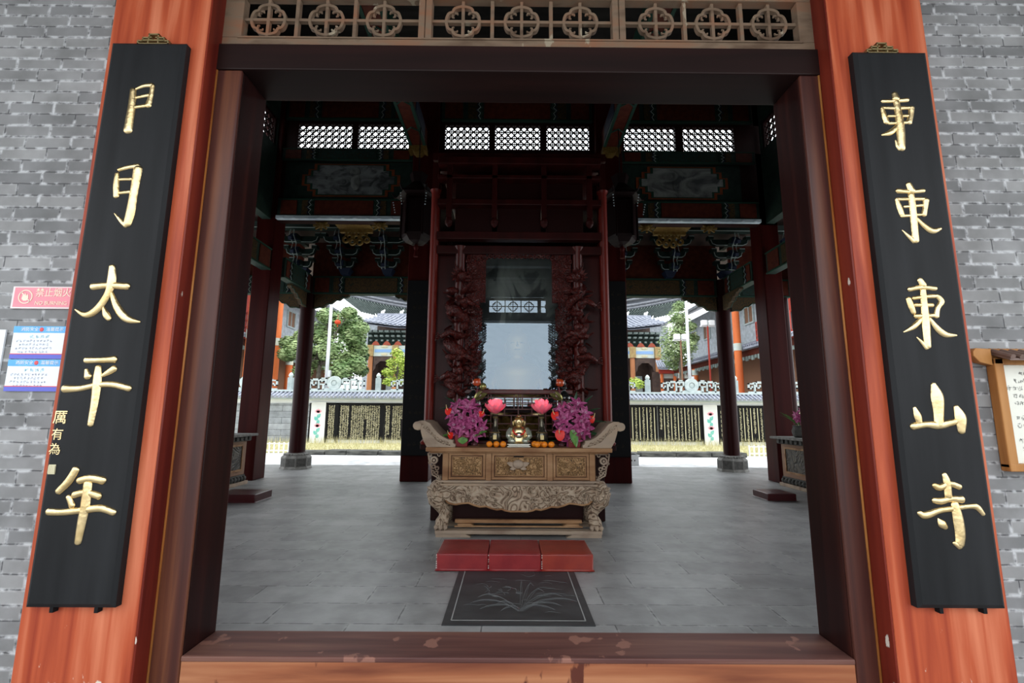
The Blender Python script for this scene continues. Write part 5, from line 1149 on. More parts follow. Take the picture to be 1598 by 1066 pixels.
def fruitpiece(x, y, s, label):
    t = thing('fruit_ornament', label, 'ornament', (x,y,TZ), 'glazed fruit ornaments')
    mb = MB(); mb.lathe([(.05,TZ),(.045,TZ+.03),(.015,TZ+.05)], x, y, 16); mb.tube([(x,y,TZ+.04),(x+s*.01,y,TZ+.4),(x,y,TZ+.62),(x+s*.04,y-.02,TZ+.78)], [.012,.010,.010,.008], 8); build('stem', mb, 'plum', t, smooth=True)
    mb = MB(); mb.sph((x+s*.02,y-.03,TZ+.835),(.058,.05,.055),16,10); mb.sph((x+s*.055,y-.04,TZ+.87),(.02,.02,.02),8,6); build('red_fruit', mb, 'amber', t, 'amber red fruit', smooth=True)
    if s > 0: mb = MB(); mb.sph((x+.105,y-.02,TZ+.78),(.048,.045,.05),16,10); build('olive_fruit', mb, 'olive', t, 'olive gilt fruit', smooth=True)
    mb = MB(); mb.sph((x+s*.065,y+.02,TZ+.655),(.06,.05,.06),16,10); build('plum_fruit', mb, 'plum', t, 'dark plum fruit', smooth=True)
    mb = MB(); mb.petal((x,y-.03,TZ+.60),(s*1,-.1,.35),(0,-.7,.7),.19,.12,.1,.2); mb.petal((x,y-.03,TZ+.62),(s*.9,-.1,.8),(0,-.7,.7),.14,.07,.1,.2); build('gilt_leaf', mb, 'olive', t, 'olive gilt leaf', smooth=True)
fruitpiece(-.47,6.30,1,'glazed fruit ornament with red and olive fruit behind the dark leaved lilies')
fruitpiece(.695,6.30,-1,'glazed fruit ornament with a broad gilt leaf beside the oil lamp behind the anthuriums')
# potted flowers on the side altar
random.seed(4)
t = thing('potted_flowers', 'dark pot of magenta flowers with green leaves on the far side altar', 'flower arrangement', (6.02,9.75,1.03), 'flowers on the side altar')
x, y = 6.02, 9.75
mb = MB(); mb.lathe([(.10,1.03),(.14,1.06),(.16,1.16),(.13,1.25),(.14,1.27)], x, y, 20); build('pot', mb, 'stonedark', t, smooth=RAD(40))
for k in range(12):
    c = (x+random.uniform(-.14,.14), y+random.uniform(-.14,.08), 1.36+random.uniform(-.06,.22)); mb = MB(); lilyflower(mb, c, (random.uniform(-.8,.3),-1,random.uniform(-.2,.6)), .10); build('lily', mb, 'lily', t, smooth=True)
for k in range(12):
    a = random.uniform(0,2*pi); mb = MB(); mb.petal((x+.05*cos(a),y+.05*sin(a),1.27),(cos(a)*.8,sin(a)*.8,random.uniform(.6,1.6)),(-cos(a),-sin(a),.5),random.uniform(.3,.48),.06,-.3,.1); build('leaf', mb, 'plantleaf', t, smooth=True)
# ================================================================== SHRINE
SX = .122; YS2 = 6.88
sh = thing('shrine', 'tall carved rosewood shrine with dragon columns and a large reflecting glass front', 'shrine', (SX,7.9,0))
B1 = lambda *b: MB().box(*b)
build('plinth', B1(SX-1.23,SX+1.23,6.80,9.1,0,.97), 'darkred_trim', sh, bev=.01); build('plinth_slab', B1(SX-1.40,SX+1.40,6.76,9.12,.971,1.04), 'darkred_trim', sh, bev=.01)
for s in (-1,1):
    mb = MB(); mb.lathe([(.10,1.041),(.11,1.07),(.07,1.12),(.066,1.16),(.066,4.9),(.09,4.95)], SX+s*1.31, YS2, 20); build('outer_column', mb, 'redpolish', sh, 'slim polished red column', smooth=RAD(40))
    mb = MB(); mb.lathe([(.12,1.041),(.13,1.09),(.085,1.16),(.078,1.2),(.078,3.95),(.11,4.02)], SX+s*.90, YS2, 20); dc = build('dragon_column', mb, 'shrine', sh, 'column wound with a carved dragon', smooth=RAD(40))
    mb = MB(); P = []; Rr = []; N = 90; cx = SX+s*.90
    for k in range(N):
        q = k/(N-1); a = s*(q*2*pi*3.1+.6); z = 1.75+q*1.75; r = .115+.035*sin(q*19); P.append((cx+r*cos(a), YS2+r*sin(a), z)); Rr.append(.030+.058*sin(pi*min(1,q*1.02+.02))**.5)
    mb.tube(P, Rr, 10); d1 = build('dragon', mb, 'shrine_carved', dc, smooth=True)
    mb = MB()
    for k in range(2,N-2,2):
        c = Vector(P[k]); ax = Vector((cx,YS2,c.z)); o_ = (c-ax).normalized(); mb.petal(c+o_*Rr[k]*.8, o_+Vector((0,0,.7)), Vector((0,0,1)), .05, .03, .2, 0, 3, 2)
    build('dragon_fins', mb, 'shrine_carved', d1)
    mb = MB(); hz = 3.52; hc = (cx-s*.06,YS2-.15,hz)       # head looking inward, whiskers and horns
    mb.sph(hc,(.10,.085,.075),12,8); mb.sph((hc[0]-s*.09,hc[1]-.03,hz-.02),(.065,.05,.04),10,7); mb.sph((hc[0]-s*.08,hc[1]-.03,hz-.075),(.05,.04,.022),10,6)
    for q in (-1,1):
        mb.tube([(hc[0]+s*.03,hc[1]+.03*q,hz+.05),(hc[0]+s*.10,hc[1]+.06*q,hz+.12),(hc[0]+s*.12,hc[1]+.08*q,hz+.20)], [.016,.012,.005], 6)
        mb.tube([(hc[0]-s*.13,hc[1]-.03+.03*q,hz-.01),(hc[0]-s*.2,hc[1]-.05+.06*q,hz+.03),(hc[0]-s*.24,hc[1]-.04+.08*q,hz+.10)], [.008,.006,.003], 5)
        mb.sph((hc[0]-s*.03,hc[1]-.05,hz+.045+.0*q),(.018,.016,.016),8,6)
    for k in range(8): a = k*.5; mb.petal((hc[0]+s*.05,hc[1],hz),(s*cos(a-1.2),-.3,sin(a-1.2)),(0,-1,0),.15,.05,.2,0,4,2)
    build('dragon_head', mb, 'shrine_carved', d1, smooth=True)
    for z0, sg in ((2.0,1),(2.28,-1),(2.62,1),(3.1,-1)):    # outflung legs and claws
        mb = MB(); mb.tube([(cx,YS2-.12,z0),(cx-sg*.12,YS2-.17,z0+.05),(cx-sg*.24,YS2-.15,z0-.03)], [.06,.05,.034], 8)
        for f in range(4): mb.tube([(cx-sg*.24,YS2-.15,z0-.03),(cx-sg*(.29+.01*f),YS2-.16,z0+.03-.035*f),(cx-sg*.325,YS2-.15,z0+.02-.04*f)], [.012,.010,.003], 5)
        build('dragon_leg', mb, 'shrine_carved', d1, smooth=True)
    mb = MB()
    for z0 in (1.86,2.2,2.52,2.86,3.2):                     # curling clouds and flames around the body
        for k in range(7):
            a = -pi*.1-pi*.8*k/6; d = Vector((cos(a),sin(a)*.8,random.uniform(-.5,.9))); mb.petal((cx+.10*cos(a),YS2+.10*sin(a),z0+random.uniform(-.1,.1)), d, (0,0,1), random.uniform(.10,.20), .10, random.uniform(-.3,.5), .25, 5, 3)
        mb.sph((cx+random.uniform(-.1,.1),YS2-.14,z0+.1),(.10,.05,.05),10,6); mb.sph((cx+random.uniform(-.1,.1),YS2-.13,z0-.1),(.07,.05,.07),10,6)
    build('cloud_carving', mb, 'shrine_carved', d1, smooth=True)
    # pierced inner panel: vines with an irregular inner edge
    mb = MB(); random.seed(40+s); xo, xi = SX+s*.80, SX+s*.555
    mb.box(*sorted((xo,xo-s*.03)),YS2-.02,YS2+.03,1.85,3.9)
    mb.box(*sorted((xo-s*.03,SX+s*.505)),YS2-.02,YS2+.03,3.15,3.9); build('reflection_screen', MB().box(*sorted((SX+s*.801,SX+s*1.24)),YS2+.09,YS2+.12,1.05,3.95), 'shrinedark', sh)  # dark board added to block the pane's bright reflection behind the dragon column
    n = 0
    for j in range(26):
        z0 = 1.90+j*.049; wv = .575+.012*sin(j*.55)+.010*sin(j*1.3)
        k = 0; X = .775
        while X > wv+.02:
            mb.ring((SX+s*X,z0+.02*(k%2)+random.uniform(-.006,.006)),random.uniform(.008,.014),random.uniform(.024,.029),YS2-.015,YS2+.02,9); X -= .044; k += 1
        mb.tube([(SX+s*(X+.04),YS2,z0-.02),(SX+s*X,YS2-.01,z0+.01),(SX+s*(X+.02),YS2,z0+.04)], [.018,.014,.008], 6)
    build('pierced_panel', mb, 'shrine_carved', sh, smooth=RAD(50))
    mb = MB()
    for k in range(7): mb.sph((SX+s*(.68+.04*(k%3)),YS2-.06,1.98+.08*k),(.05,.035,.04),8,6); mb.petal((SX+s*.70,YS2-.07,2.0+.08*k),(-s*.9,-.2,.5*(-1)**k),(0,-1,0),.12,.06,.3,.1,4,3)
    build('carved_fruit', mb, 'shrine_carved', sh, smooth=True)
build('sill', B1(SX-.85,SX+.85,YS2-.10,YS2+.06,1.765,1.835), 'shrine', sh, 'polished red sill', bev=.012)
build('lower_sill', B1(SX-.85,SX+.85,YS2-.08,YS2+.03,1.042,1.10), 'shrine', sh, bev=.01)
mb = MB()
for z in (1.16,1.25,1.34,1.46,1.55,1.64,1.72): mb.box(SX-.80,SX+.80,YS2-.035,YS2-.012,z-.008,z+.008)
for k in range(17):
    x = SX-.80+k*.1; z0, z1 = ((1.10,1.765) if k % 4 == 0 else ((1.25,1.46) if k % 2 else (1.46,1.72))); mb.box(x-.008,x+.008,YS2-.033,YS2-.014,z0,z1)
for x in (-.5,0,.5):
    for a in (-.06,.06): mb.box(SX+x+a-.008,SX+x+a+.008,YS2-.034,YS2-.013,1.55,1.765); 
build('lattice_rail', mb, 'shrine', sh, 'low fret lattice below the sill')
YG = 7.50
mb = MB(); mb.box(SX-1.12,SX+1.12,YG+.02,YG+.06,4.30,4.42); mb.box(SX-1.12,SX+1.12,YG-.02,YG+.04,1.50,1.60); mb.box(SX-1.2,SX-1.12,YG-.02,YG+.04,1.50,4.42); mb.box(SX+1.12,SX+1.2,YG-.02,YG+.04,1.50,4.42); build('pane_frame', mb, 'darkred_trim', sh)
mb = MB(); mb.add([(SX-1.12,YG,1.60),(SX+1.12,YG,1.60),(SX+1.12,YG,4.42),(SX-1.12,YG,4.42)],[(0,1,2,3)]); build('glass_pane', mb, 'pane', sh, 'large glass pane mirroring the bright doorway')
build('painted_panel', B1(SX-1.10,SX+1.10,7.60,7.63,2.95,4.25), 'mountains', sh, 'painted panel of ink mountains behind the glass')
# canopy: posts, stepped beams and hanging posts
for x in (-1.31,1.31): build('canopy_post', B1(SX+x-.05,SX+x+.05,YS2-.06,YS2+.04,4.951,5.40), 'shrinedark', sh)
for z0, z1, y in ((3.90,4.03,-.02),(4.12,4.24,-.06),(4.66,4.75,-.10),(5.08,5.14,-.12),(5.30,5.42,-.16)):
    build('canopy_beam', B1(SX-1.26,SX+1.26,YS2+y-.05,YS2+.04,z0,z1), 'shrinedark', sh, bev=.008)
for x0, x1 in ((-1.0,-.42),(-.34,.34),(.42,1.0)):
    build('canopy_panel', B1(SX+x0,SX+x1,YS2+.0,YS2+.03,4.24,4.66), 'darkred_trim', sh); build('canopy_panel', B1(SX+x0,SX+x1,YS2+.0,YS2+.03,4.75,5.08), 'darkred_trim', sh)
for x in (-1.08,-.38,.38,1.08):
    mb = MB(); mb.box(SX+x-.04,SX+x+.04,YS2-.17,YS2-.09,4.45,5.30); mb.lathe([(.02,4.30),(.055,4.34),(.06,4.39),(.035,4.45)], SX+x, YS2-.13, 12); build('hanging_post', mb, 'shrinedark', sh)
mb = MB(); random.seed(9)
for k in range(24):
    x = SX-.78+k*.068; mb.ring((x,3.87-.03*(abs(k-11.5)>7)-.05*(abs(k-11.5)>10)),.012,.034,YS2-.04,YS2-.01,12)
build('carved_valance', mb, 'shrine_carved', sh, smooth=RAD(40))
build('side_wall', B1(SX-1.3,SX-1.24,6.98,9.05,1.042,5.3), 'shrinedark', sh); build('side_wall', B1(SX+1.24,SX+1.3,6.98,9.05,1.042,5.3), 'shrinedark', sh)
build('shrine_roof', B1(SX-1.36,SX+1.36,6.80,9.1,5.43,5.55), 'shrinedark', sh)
build('backdrop', B1(SX-1.23,SX+1.23,8.98,9.04,1.042,5.3), 'inkart', sh, 'ink painted mountain backdrop')
# gilded seated figure behind the glass
gb = thing('seated_buddha', 'faint gilded seated figure behind the reflecting glass of the shrine', 'statue', (SX,8.2,1.0415)); gx, gy = SX, 8.2
mb = MB(); mb.lathe([(.62,1.0415),(.70,1.08),(.72,1.18),(.60,1.24),(.58,1.34),(.68,1.42)], gx, gy, 28, 0, 1, .72)
lotus = build('lotus_throne', mb, 'yellowgilt', gb, smooth=RAD(40))
mb = MB()
for k in range(20): a = 2*pi*k/20; mb.petal((gx+.60*cos(a),gy+.43*sin(a),1.25),(cos(a)*.35,sin(a)*.35,1),(-cos(a),-sin(a),.3),.24,.20,-.2,.2,5,3)
build('throne_petals', mb, 'yellowgilt', lotus, smooth=True)
mb = MB(); mb.lathe([(.30,1.43),(.55,1.45),(.60,1.52),(.50,1.60),(.36,1.66),(.33,1.78),(.36,1.95),(.42,2.12),(.44,2.22),(.36,2.32),(.17,2.40),(.12,2.44),(.115,2.49),(.16,2.53),(.195,2.60),(.20,2.70),(.19,2.80),(.16,2.88),(.10,2.92),(.095,2.95),(.08,3.0),(.02,3.04)], gx, gy, 30, 0, 1, .72)
fig = build('figure', mb, 'giltdim', gb, smooth=True)
mb = MB()
for s in (-1,1):
    mb.tube([(gx+s*.42,gy,2.18),(gx+s*.50,gy-.05,1.95),(gx+s*.46,gy-.18,1.75),(gx+s*.2,gy-.34,1.66)], [.12,.12,.10,.07], 12)
    mb.tube([(gx+s*.20,gy-.05,1.52),(gx+s*.50,gy-.20,1.53),(gx+s*.40,gy-.40,1.52),(gx-s*.05,gy-.42,1.53)], [.15,.15,.12,.08], 12)
    for f in range(4): mb.tube([(gx+s*.2,gy-.34,1.66),(gx+s*.08,gy-.39,1.64+.012*f),(gx-s*.02,gy-.38,1.64+.014*f)], [.022,.018,.012], 6)
    mb.tube([(gx+s*.17,gy-.34,1.69),(gx+s*.09,gy-.37,1.73),(gx+s*.02,gy-.37,1.735)], [.02,.016,.012], 6)
build('robed_limbs', mb, 'gold', fig, smooth=True)
mb = MB()
for s in (-1,1):
    mb.tube([(gx+s*.195,gy-.01,2.74),(gx+s*.215,gy-.01,2.66),(gx+s*.20,gy-.01,2.54)], [.018,.03,.02], 8); mb.tube([(gx+s*.04,gy-.137,2.715),(gx+s*.08,gy-.132,2.722),(gx+s*.12,gy-.11,2.71)], .010, 5)
mb.tube([(gx,gy-.14,2.73),(gx,gy-.158,2.68),(gx,gy-.165,2.655)], [.012,.018,.024], 8); mb.tube([(gx-.05,gy-.134,2.60),(gx,gy-.145,2.594),(gx+.05,gy-.134,2.60)], .012, 6)
build('face', mb, 'yellowgilt', fig, smooth=True)
# ================================================================== COURTYARD
YC = 22.0
mb = MB(); mb.box(-16,16,YC+.02,YC+.30,-.14,2.05); struct('wall_courtyard', mb, 'white')
# kerb, grass bed and grass
mb = MB(); random.seed(2); x = -7.7
while x < 8.3:
    w = random.uniform(.7,1.3); mb.box(x,min(x+w-.02,8.3),16.55+random.uniform(-.02,.02),17.15,-.004,.15+random.uniform(-.02,.02)); x += w
o = build('stone_kerb', mb, 'kerb', bev=.03); tag(o, 'low rough dark stone kerb in front of the dry grass bed', 'kerb')
mb = MB(); mb.box(-16,16,17.21,YC,-.14,.05); struct('ground_grass_bed', mb, 'grassbase')
mb = MB()
for k in range(17000):
    x = random.uniform(-13.5,13.5); y = 17.3+4.6*random.random()
    if -3.5 < x < 3.6 and random.random() < .9: continue
    h = random.uniform(.06,.16) if y < 20.9 else random.uniform(.12,.42); a = random.uniform(0,pi); w = .011 if y < 20.9 else .008; lx, ly = random.uniform(-.06,.06), random.uniform(-.06,.06)
    mb.add([(x-w*cos(a),y-w*sin(a),.049),(x+w*cos(a),y+w*sin(a),.049),(x+lx,y+ly,.05+h)], [(0,1,2)])
o = build('dry_grass', mb, 'grass'); tag(o, 'yellow dry grass growing along the foot of the inscribed wall', 'grass', kind='stuff')
def lowfence(x0, x1, y, label):
    t = thing('low_fence', label, 'fence', ((x0+x1)/2,y,-.004), 'low white fences by the grass')
    mb = MB(); mb.box(x0,x1,y-.015,y+.015,.10,.13); mb.box(x0,x1,y-.015,y+.015,.33,.36); build('rail', mb, 'whitepaint', t)
    n = int((x1-x0)/.17); mb = MB()
    for k in range(n+1): xx = x0+(x1-x0)*k/n; mb.box(xx-.02,xx+.02,y-.02,y+.02,-.004,.40)
    build('picket', mb, 'whitepaint', t)
lowfence(-11.5,-7.9,17.0,'low white fence in front of the grey slab wall')
lowfence(8.6,12.2,17.0,'low white fence in front of the wall with the square seals')
# wall panels
random.seed(12)
def inscription(x0, x1, label, style):
    t = thing('inscription_panel', label, 'inscription panel', ((x0+x1)/2,YC,.26), 'black inscription panels on the courtyard wall')
    build('panel', MB().box(x0,x1,YC-.03,YC+.012,.22,1.84), 'blackdull', t)
    mb = MB(); n = max(2, int((x1-x0)/(.105 if style == 0 else .17)))
    for i in range(n):
        cx = x0+.05+(x1-x0-.1)*(i+.5)/n
        z = 1.78
        if style == 1 and i % 2 == 1: mb.add([(cx-.018,YC-.032,.28),(cx+.018,YC-.032,.28),(cx+.018,YC-.032,1.78),(cx-.018,YC-.032,1.78)],[(0,1,2,3)]); continue
        if style == 0 and random.random() < .06: continue
        end = .28 if random.random() < .8 else random.uniform(.3,1.2)
        while z > end: scribble(mb, cx, z-.04, .09, YC-.033, 7, .22); z -= .078
    build('gilt_writing', mb, 'goldpaint', t)
inscription(-8.52,-8.13,'narrow black panel of gold writing next to the lotus pilaster by the grey slabs',0)
inscription(-7.98,-6.02,'black panel of dense gold writing second from the white pilaster, beyond the grey slabs',0)
inscription(-5.86,-3.9,'black panel of dense gold writing partly behind the middle pillar',0)
inscription(4.4,6.9,'black panel of spaced gold columns of writing beside the middle pillar and white box',1)
inscription(6.94,8.98,'black panel of spaced gold columns of writing ending at the lotus pilaster',1)
inscription(10.35,12.4,'black panel of gold columns beyond the square seals',1)
inscription(12.5,14.6,'black panel of gold columns glimpsed behind the potted flowers',1)
t = thing('seal_panel', 'black panel with a column of square gilt seals beside the lotus pilaster', 'inscription panel', (10.05,YC,.22))
build('panel', MB().box(9.78,10.32,YC-.03,YC+.012,.22,1.84), 'blackdull', t)
for k in range(6): build('gilt_seal', MB().box(9.88,10.0,YC-.036,YC-.03,1.52-k*.21,1.65-k*.21), 'goldpaint', t)
mb = MB()
for k in range(8): scribble(mb, 10.15, 1.62-k*.15, .10, YC-.034, 6, .2)
build('gilt_writing', mb, 'goldpaint', t)
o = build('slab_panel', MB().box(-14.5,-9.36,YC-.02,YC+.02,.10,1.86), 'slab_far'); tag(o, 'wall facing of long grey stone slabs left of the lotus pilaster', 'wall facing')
mb = MB()
for x in (-9.36,-8.58,-8.13,-6.02,9.0,9.74): mb.box(x,x+.06 if x in (-9.36,-8.58,9.0,9.74) else x+.14,YC-.05,YC+.02,.1,1.88)
mb.box(-9.3,-3.8,YC-.05,YC+.02,1.84,1.90); mb.box(4.3,14.6,YC-.05,YC+.02,1.84,1.90); struct('trim_1', mb, 'blackdull')
def lotuspil(x0, x1, label):
    t = thing('lotus_pilaster', label, 'pilaster', ((x0+x1)/2,YC,0), 'white pilasters with painted lotus')
    build('pilaster', MB().box(x0,x1,YC-.06,YC+.012,.05,1.93), 'white', t); c = (x0+x1)/2-.03
    mb = MB(); Y = YC-.062
    mb2 = MB()
    for z0 in (.45,1.10):
        for s, dz, L in ((1,.10,.24),(-1,-.02,.22),(1,-.16,.18)): mb.petal((c,Y,z0+dz),(s*.6,0,.8),(0,-1,0),L,.16,0,0,6,3)
        mb.tube([(c-.05,Y,z0-.25),(c+.04,Y,z0),(c,Y,z0+.25)], .012, 4)
        for k in range(5): mb2.petal((c+.03,Y-.004,z0+.33),(sin((k-2)*.5),0,cos((k-2)*.5)),(0,-1,0),.19,.09,0,0,5,2)
    build('painted_leaf', mb, 'tealpaint', t); build('painted_lotus', mb2, 'pinkpaint', t)
lotuspil(-9.28,-8.60,'white pilaster painted with pink lotus between the grey slabs and the gold writing')
lotuspil(9.06,9.72,'white pilaster painted with pink lotus beside the column of square seals')
# tiled coping and stone fretwork above
def coping(x0, x1, label):
    t = thing('tiled_coping', label, 'wall coping', ((x0+x1)/2,YC,2.05), 'tiled copings of the courtyard wall')
    build('soffit', MB().box(x0,x1,21.62,YC+.5,2.051,2.11), 'palestone', t)
    mb = MB(); mb.hexa([(x0,21.55,2.105),(x1,21.55,2.105),(x1,YC+.12,2.34),(x0,YC+.12,2.34),(x0,21.55,2.15),(x1,21.55,2.15),(x1,YC+.12,2.40),(x0,YC+.12,2.40)]); n = int((x1-x0)/.19)
    for k in range(n+1): X = x0+(x1-x0)*k/n; mb.tube([(X,21.52,2.165),(X,YC+.10,2.41)], .055, 8)
    build('roof_tiles', mb, 'tile', t, smooth=RAD(40)); build('cap_rail', MB().box(x0,x1,YC-.02,YC+.26,2.41,2.50), 'palestone', t, bev=.01)
coping(-14.6,-3.6,'grey tiled coping over the dense gold writing and grey slabs')
coping(3.9,14.7,'grey tiled coping over the spaced gold columns and square seals')
def fret(mb, x, z, w, h, s, y):
    a = .062; L = lambda u0,u1,v0,v1: mb.box(*sorted((x+s*u0*w,x+s*u1*w)),y-.05,y+.05,z+v0*h,z+v1*h)
    b = a/w; c = a/h
    L(0,1,0,c); L(0,b,0,1); L(0,1-.0,1-c,1); L(1-b,1,.38,1); L(.38,1,.38,.38+c); L(.38,.38+b,.38,.70)
def balustrade(x0, x1, label):
    t = thing('stone_balustrade', label, 'balustrade', ((x0+x1)/2,YC+.12,2.5), 'fretwork stone balustrades on the wall')
    y = YC+.12; c = (x0+x1)/2; half = (x1-x0)/2-.14
    mb = MB(); mb.ring((c,2.835),.14,.33,y-.07,y+.07,28); mb.ring((c,2.835),.0,.10,y-.05,y+.05,16); mb.ring((c,2.835),.09,.15,y-.03,y+.03,20); mb.prism([(c-.62,2.502),(c+.62,2.502),(c+.34,2.60),(c-.34,2.60)], y-.05, y+.05)
    build('medallion', mb, 'palestone', t, 'round stone medallion', smooth=RAD(40))
    for s in (-1,1):
        mb = MB(); u = .36
        for w, h, dz in ((.32,.34,.24),(.38,.54,0),(.34,.46,0),(.40,.40,0),(.32,.30,0)):
            if u+w > half: break
            fret(mb, c+s*u, 2.502+dz, w, h, s, y)
            if dz: mb.box(*sorted((c+s*(u+.1),c+s*(u+.2))),y-.05,y+.05,2.502,2.502+dz)
            u += w+.02
        mb.box(*sorted((c+s*.4,c+s*1.2)),y-.045,y+.045,2.94,3.0)
        build('stone_fret', mb, 'palestone', t)
def post(x, label):
    t = thing('stone_post', label, 'post', (x,YC+.12,2.5), 'stone posts on the wall')
    y = YC+.12; build('shaft', MB().box(x-.11,x+.11,y-.11,y+.11,2.501,3.08), 'poststone', t, bev=.015)
    mb = MB(); mb.lathe([(.09,3.081),(.07,3.11),(.11,3.16),(.10,3.22),(.06,3.29),(.01,3.33)], x, y, 14); build('bud_finial', mb, 'palestone', t, smooth=True)
for x, l in ((-14.55,'outermost stone post on the wall at the red balcony end'),(-10.42,'stone post on the wall over the grey slabs'),(-6.26,'stone post on the wall over the dense gold writing'),(6.55,'stone post on the wall in front of the pavilion, tall pine side'),(10.72,'stone post on the wall beyond the square seals')): post(x,l)
balustrade(-14.4,-10.55,'pale stone fretwork over the end of the grey slab wall')
balustrade(-10.29,-6.39,'pale stone fretwork with a medallion over the lotus pilaster, grey slab side')
balustrade(-6.13,-2.3,'pale stone fretwork beginning over the dense gold writing by the middle pillar')
balustrade(2.6,6.42,'pale stone fretwork ending behind the middle pillar on the tall pine side')
balustrade(6.68,10.59,'pale stone fretwork with a medallion over the spaced gold columns')
balustrade(10.85,14.7,'pale stone fretwork beyond the square seals')
# ground beyond
mb = MB(); mb.box(-60,60,YC+.31,110,-.25,-.10); struct('ground_far', mb, 'paving_dim')
# ------------------------------------------------------------------ trees
def tree(name, label, Y, clusters, trunk, leafm, per, size, cat='tree', up=.4, tr=.16):
    base = Vector((trunk[0].x, Y, -.1)); t = thing(name, label, cat, base)
    P = [base]+[Vector((q.x,Y+random.uniform(-.2,.2),q.z)) for q in trunk[1:]]
    mb = MB(); mb.tube(P, [tr*(1-.55*i/(len(P)-1)) for i in range(len(P))], 8)
    for c, r in clusters: mb.tube([P[-2 if len(P) > 2 else -1], (P[-1]+c)/2+Vector((0,0,.1)), c], [tr*.45,tr*.28,tr*.1], 6)
    build('trunk', mb, 'bark', t, smooth=True)
    mb = MB()
    for c, r in clusters:
        for k in range(int(per)):
            d = Vector((random.gauss(0,1),random.gauss(0,1),random.gauss(0,1))).normalized(); q = random.random()**.45
            p = c+Vector((d.x*r*q,d.y*r*q,d.z*r*q*.78)); n = (d+Vector((random.uniform(-.7,.7),random.uniform(-.7,.7),up+random.uniform(-.4,.6)))).normalized(); u, v = _fr(n); s = size*random.uniform(.6,1.2)
            mb.add([p-u*s, p-v*s*.45, p+u*s, p+v*s*.45], [(0,1,2,3)])
    build('foliage', mb, leafm, t); return t
random.seed(77)
def cl(Y, L): 
    out = []
    for px, py, r in L:
        p = at(px, py, Y+random.uniform(-1,1)); out.append((p, r/FPX*Y*1.18))
    return out
random.seed(21)
tree('broad_leafy_tree','broad leafy green tree behind the wall with a red lantern among its leaves',26.5,
  cl(26.5,[(468,545,18),(500,520,22),(535,503,22),(552,524,18),(520,545,24),(488,560,22),(452,536,14),(448,553,12),(545,562,16),(562,512,12),(530,578,18),(510,493,14),(475,525,14),(545,488,10),(560,545,13),(556,568,14),(472,580,13)]),
  [at(500,600,26.5),at(499,585,26.5),at(497,570,26.5),at(512,540,26.5)],'leaf',1500,.112)
tree('background_tree','darker green tree further back, between the broad tree and the pavilion',42.6,
  cl(42.6,[(540,520,14),(556,540,14),(548,562,16),(562,578,12),(536,585,14),(556,500,10),(566,556,9)]),[at(548,600,42.6),at(548,585,42.6),at(548,560,42.6)],'leafdark',900,.15,tr=.14)
tree('tall_pine','tall thin grey green pine between the pavilion and the second flagpole',33,
  cl(33,[(1060,478,10),(1056,494,14),(1064,505,16),(1052,518,18),(1066,524,18),(1046,534,16),(1060,541,20),(1074,540,14),(1045,553,16),(1064,558,16),(1081,528,9),(1052,566,14),(1078,510,8)]),
  [at(1062,600,33),at(1062,580,33),at(1061,540,33),at(1060,490,33)],'pine',620,.10,tr=.12)
tree('lime_topiary','bright lime green layered pine in front of the pavilion column',25.5,
  cl(25.5,[(620,551,9),(626,561,10),(612,566,9),(622,576,12),(606,581,9),(618,590,13),(632,570,9),(606,596,8)]),[at(620,608,25.5),at(620,590,25.5),at(621,560,25.5)],'lime',260,.085,tr=.06)
tree('lime_bush','small lime green bush peeping over the wall beside the middle pillar, tall pine side',25.5,cl(25.5,[(990,596,9),(998,600,8)]),[at(993,612,25.5),at(993,600,25.5)],'lime',220,.08,tr=.04)
# ------------------------------------------------------------------ poles, lamps, lanterns
def flagpole(px, Y, ztop, label):
    p = at(px, 560, Y); t = thing('flagpole', label, 'pole', (p.x,Y,-.1), 'grey flagpoles')
    mb = MB(); mb.tube([(p.x,Y,-.1),(p.x,Y,ztop)], [.12,.08], 12); build('shaft', mb, 'pole', t, smooth=True)
    mb = MB(); mb.lathe([(.2,-.1),(.2,.1),(.13,.14)], p.x, Y, 14); build('foot', mb, 'pole', t)
    mb = MB(); mb.box(p.x+.05,p.x+.22,Y-.08,Y+.08,3.3,3.65); build('control_box', mb, 'pole', t)
flagpole(511.5,24.6,7.6,'grey flagpole standing in front of the broad leafy tree'); flagpole(1075,27,8.2,'grey flagpole standing beside the tall pine')
def redlantern(p, r, label, top=None):
    top = top or p.z+r*2.6
    t = thing('red_lantern', label, 'lantern', (p.x,p.y,p.z-r*1.5), 'red silk lanterns')
    mb = MB(); mb.lathe([(r*.45,p.z-r*.72),(r*.8,p.z-r*.5),(r,p.z),(r*.8,p.z+r*.5),(r*.45,p.z+r*.72)], p.x, p.y, 20); build('lantern_body', mb, 'lantern', t, smooth=True)
    mb = MB(); mb.lathe([(r*.46,p.z-r*.85),(r*.46,p.z-r*.72)], p.x, p.y, 16); mb.lathe([(r*.46,p.z+r*.72),(r*.46,p.z+r*.85)], p.x, p.y, 16); build('gilt_rim', mb, 'yellowgilt', t)
    mb = MB(); mb.tube([(p.x,p.y,p.z+r*.8),(p.x,p.y,top)], .012, 5); build('cord', mb, 'redfar', t)
    mb = MB(); mb.lathe([(.02,p.z-r*.85),(r*.18,p.z-r*1.3),(r*.2,p.z-r*1.5)], p.x, p.y, 8); build('tassel', mb, 'lantern', t)
redlantern(at(527,503,25.4),.17,'red lantern hanging among the leaves of the broad tree')
redlantern(at(446,556,29.2),.22,'red lantern hanging low by the orange columns, beside the broad tree',5.40)
redlantern(at(1153.5,561,29.8),.20,'red lantern hanging beside the thick orange column of the side hall',5.40)
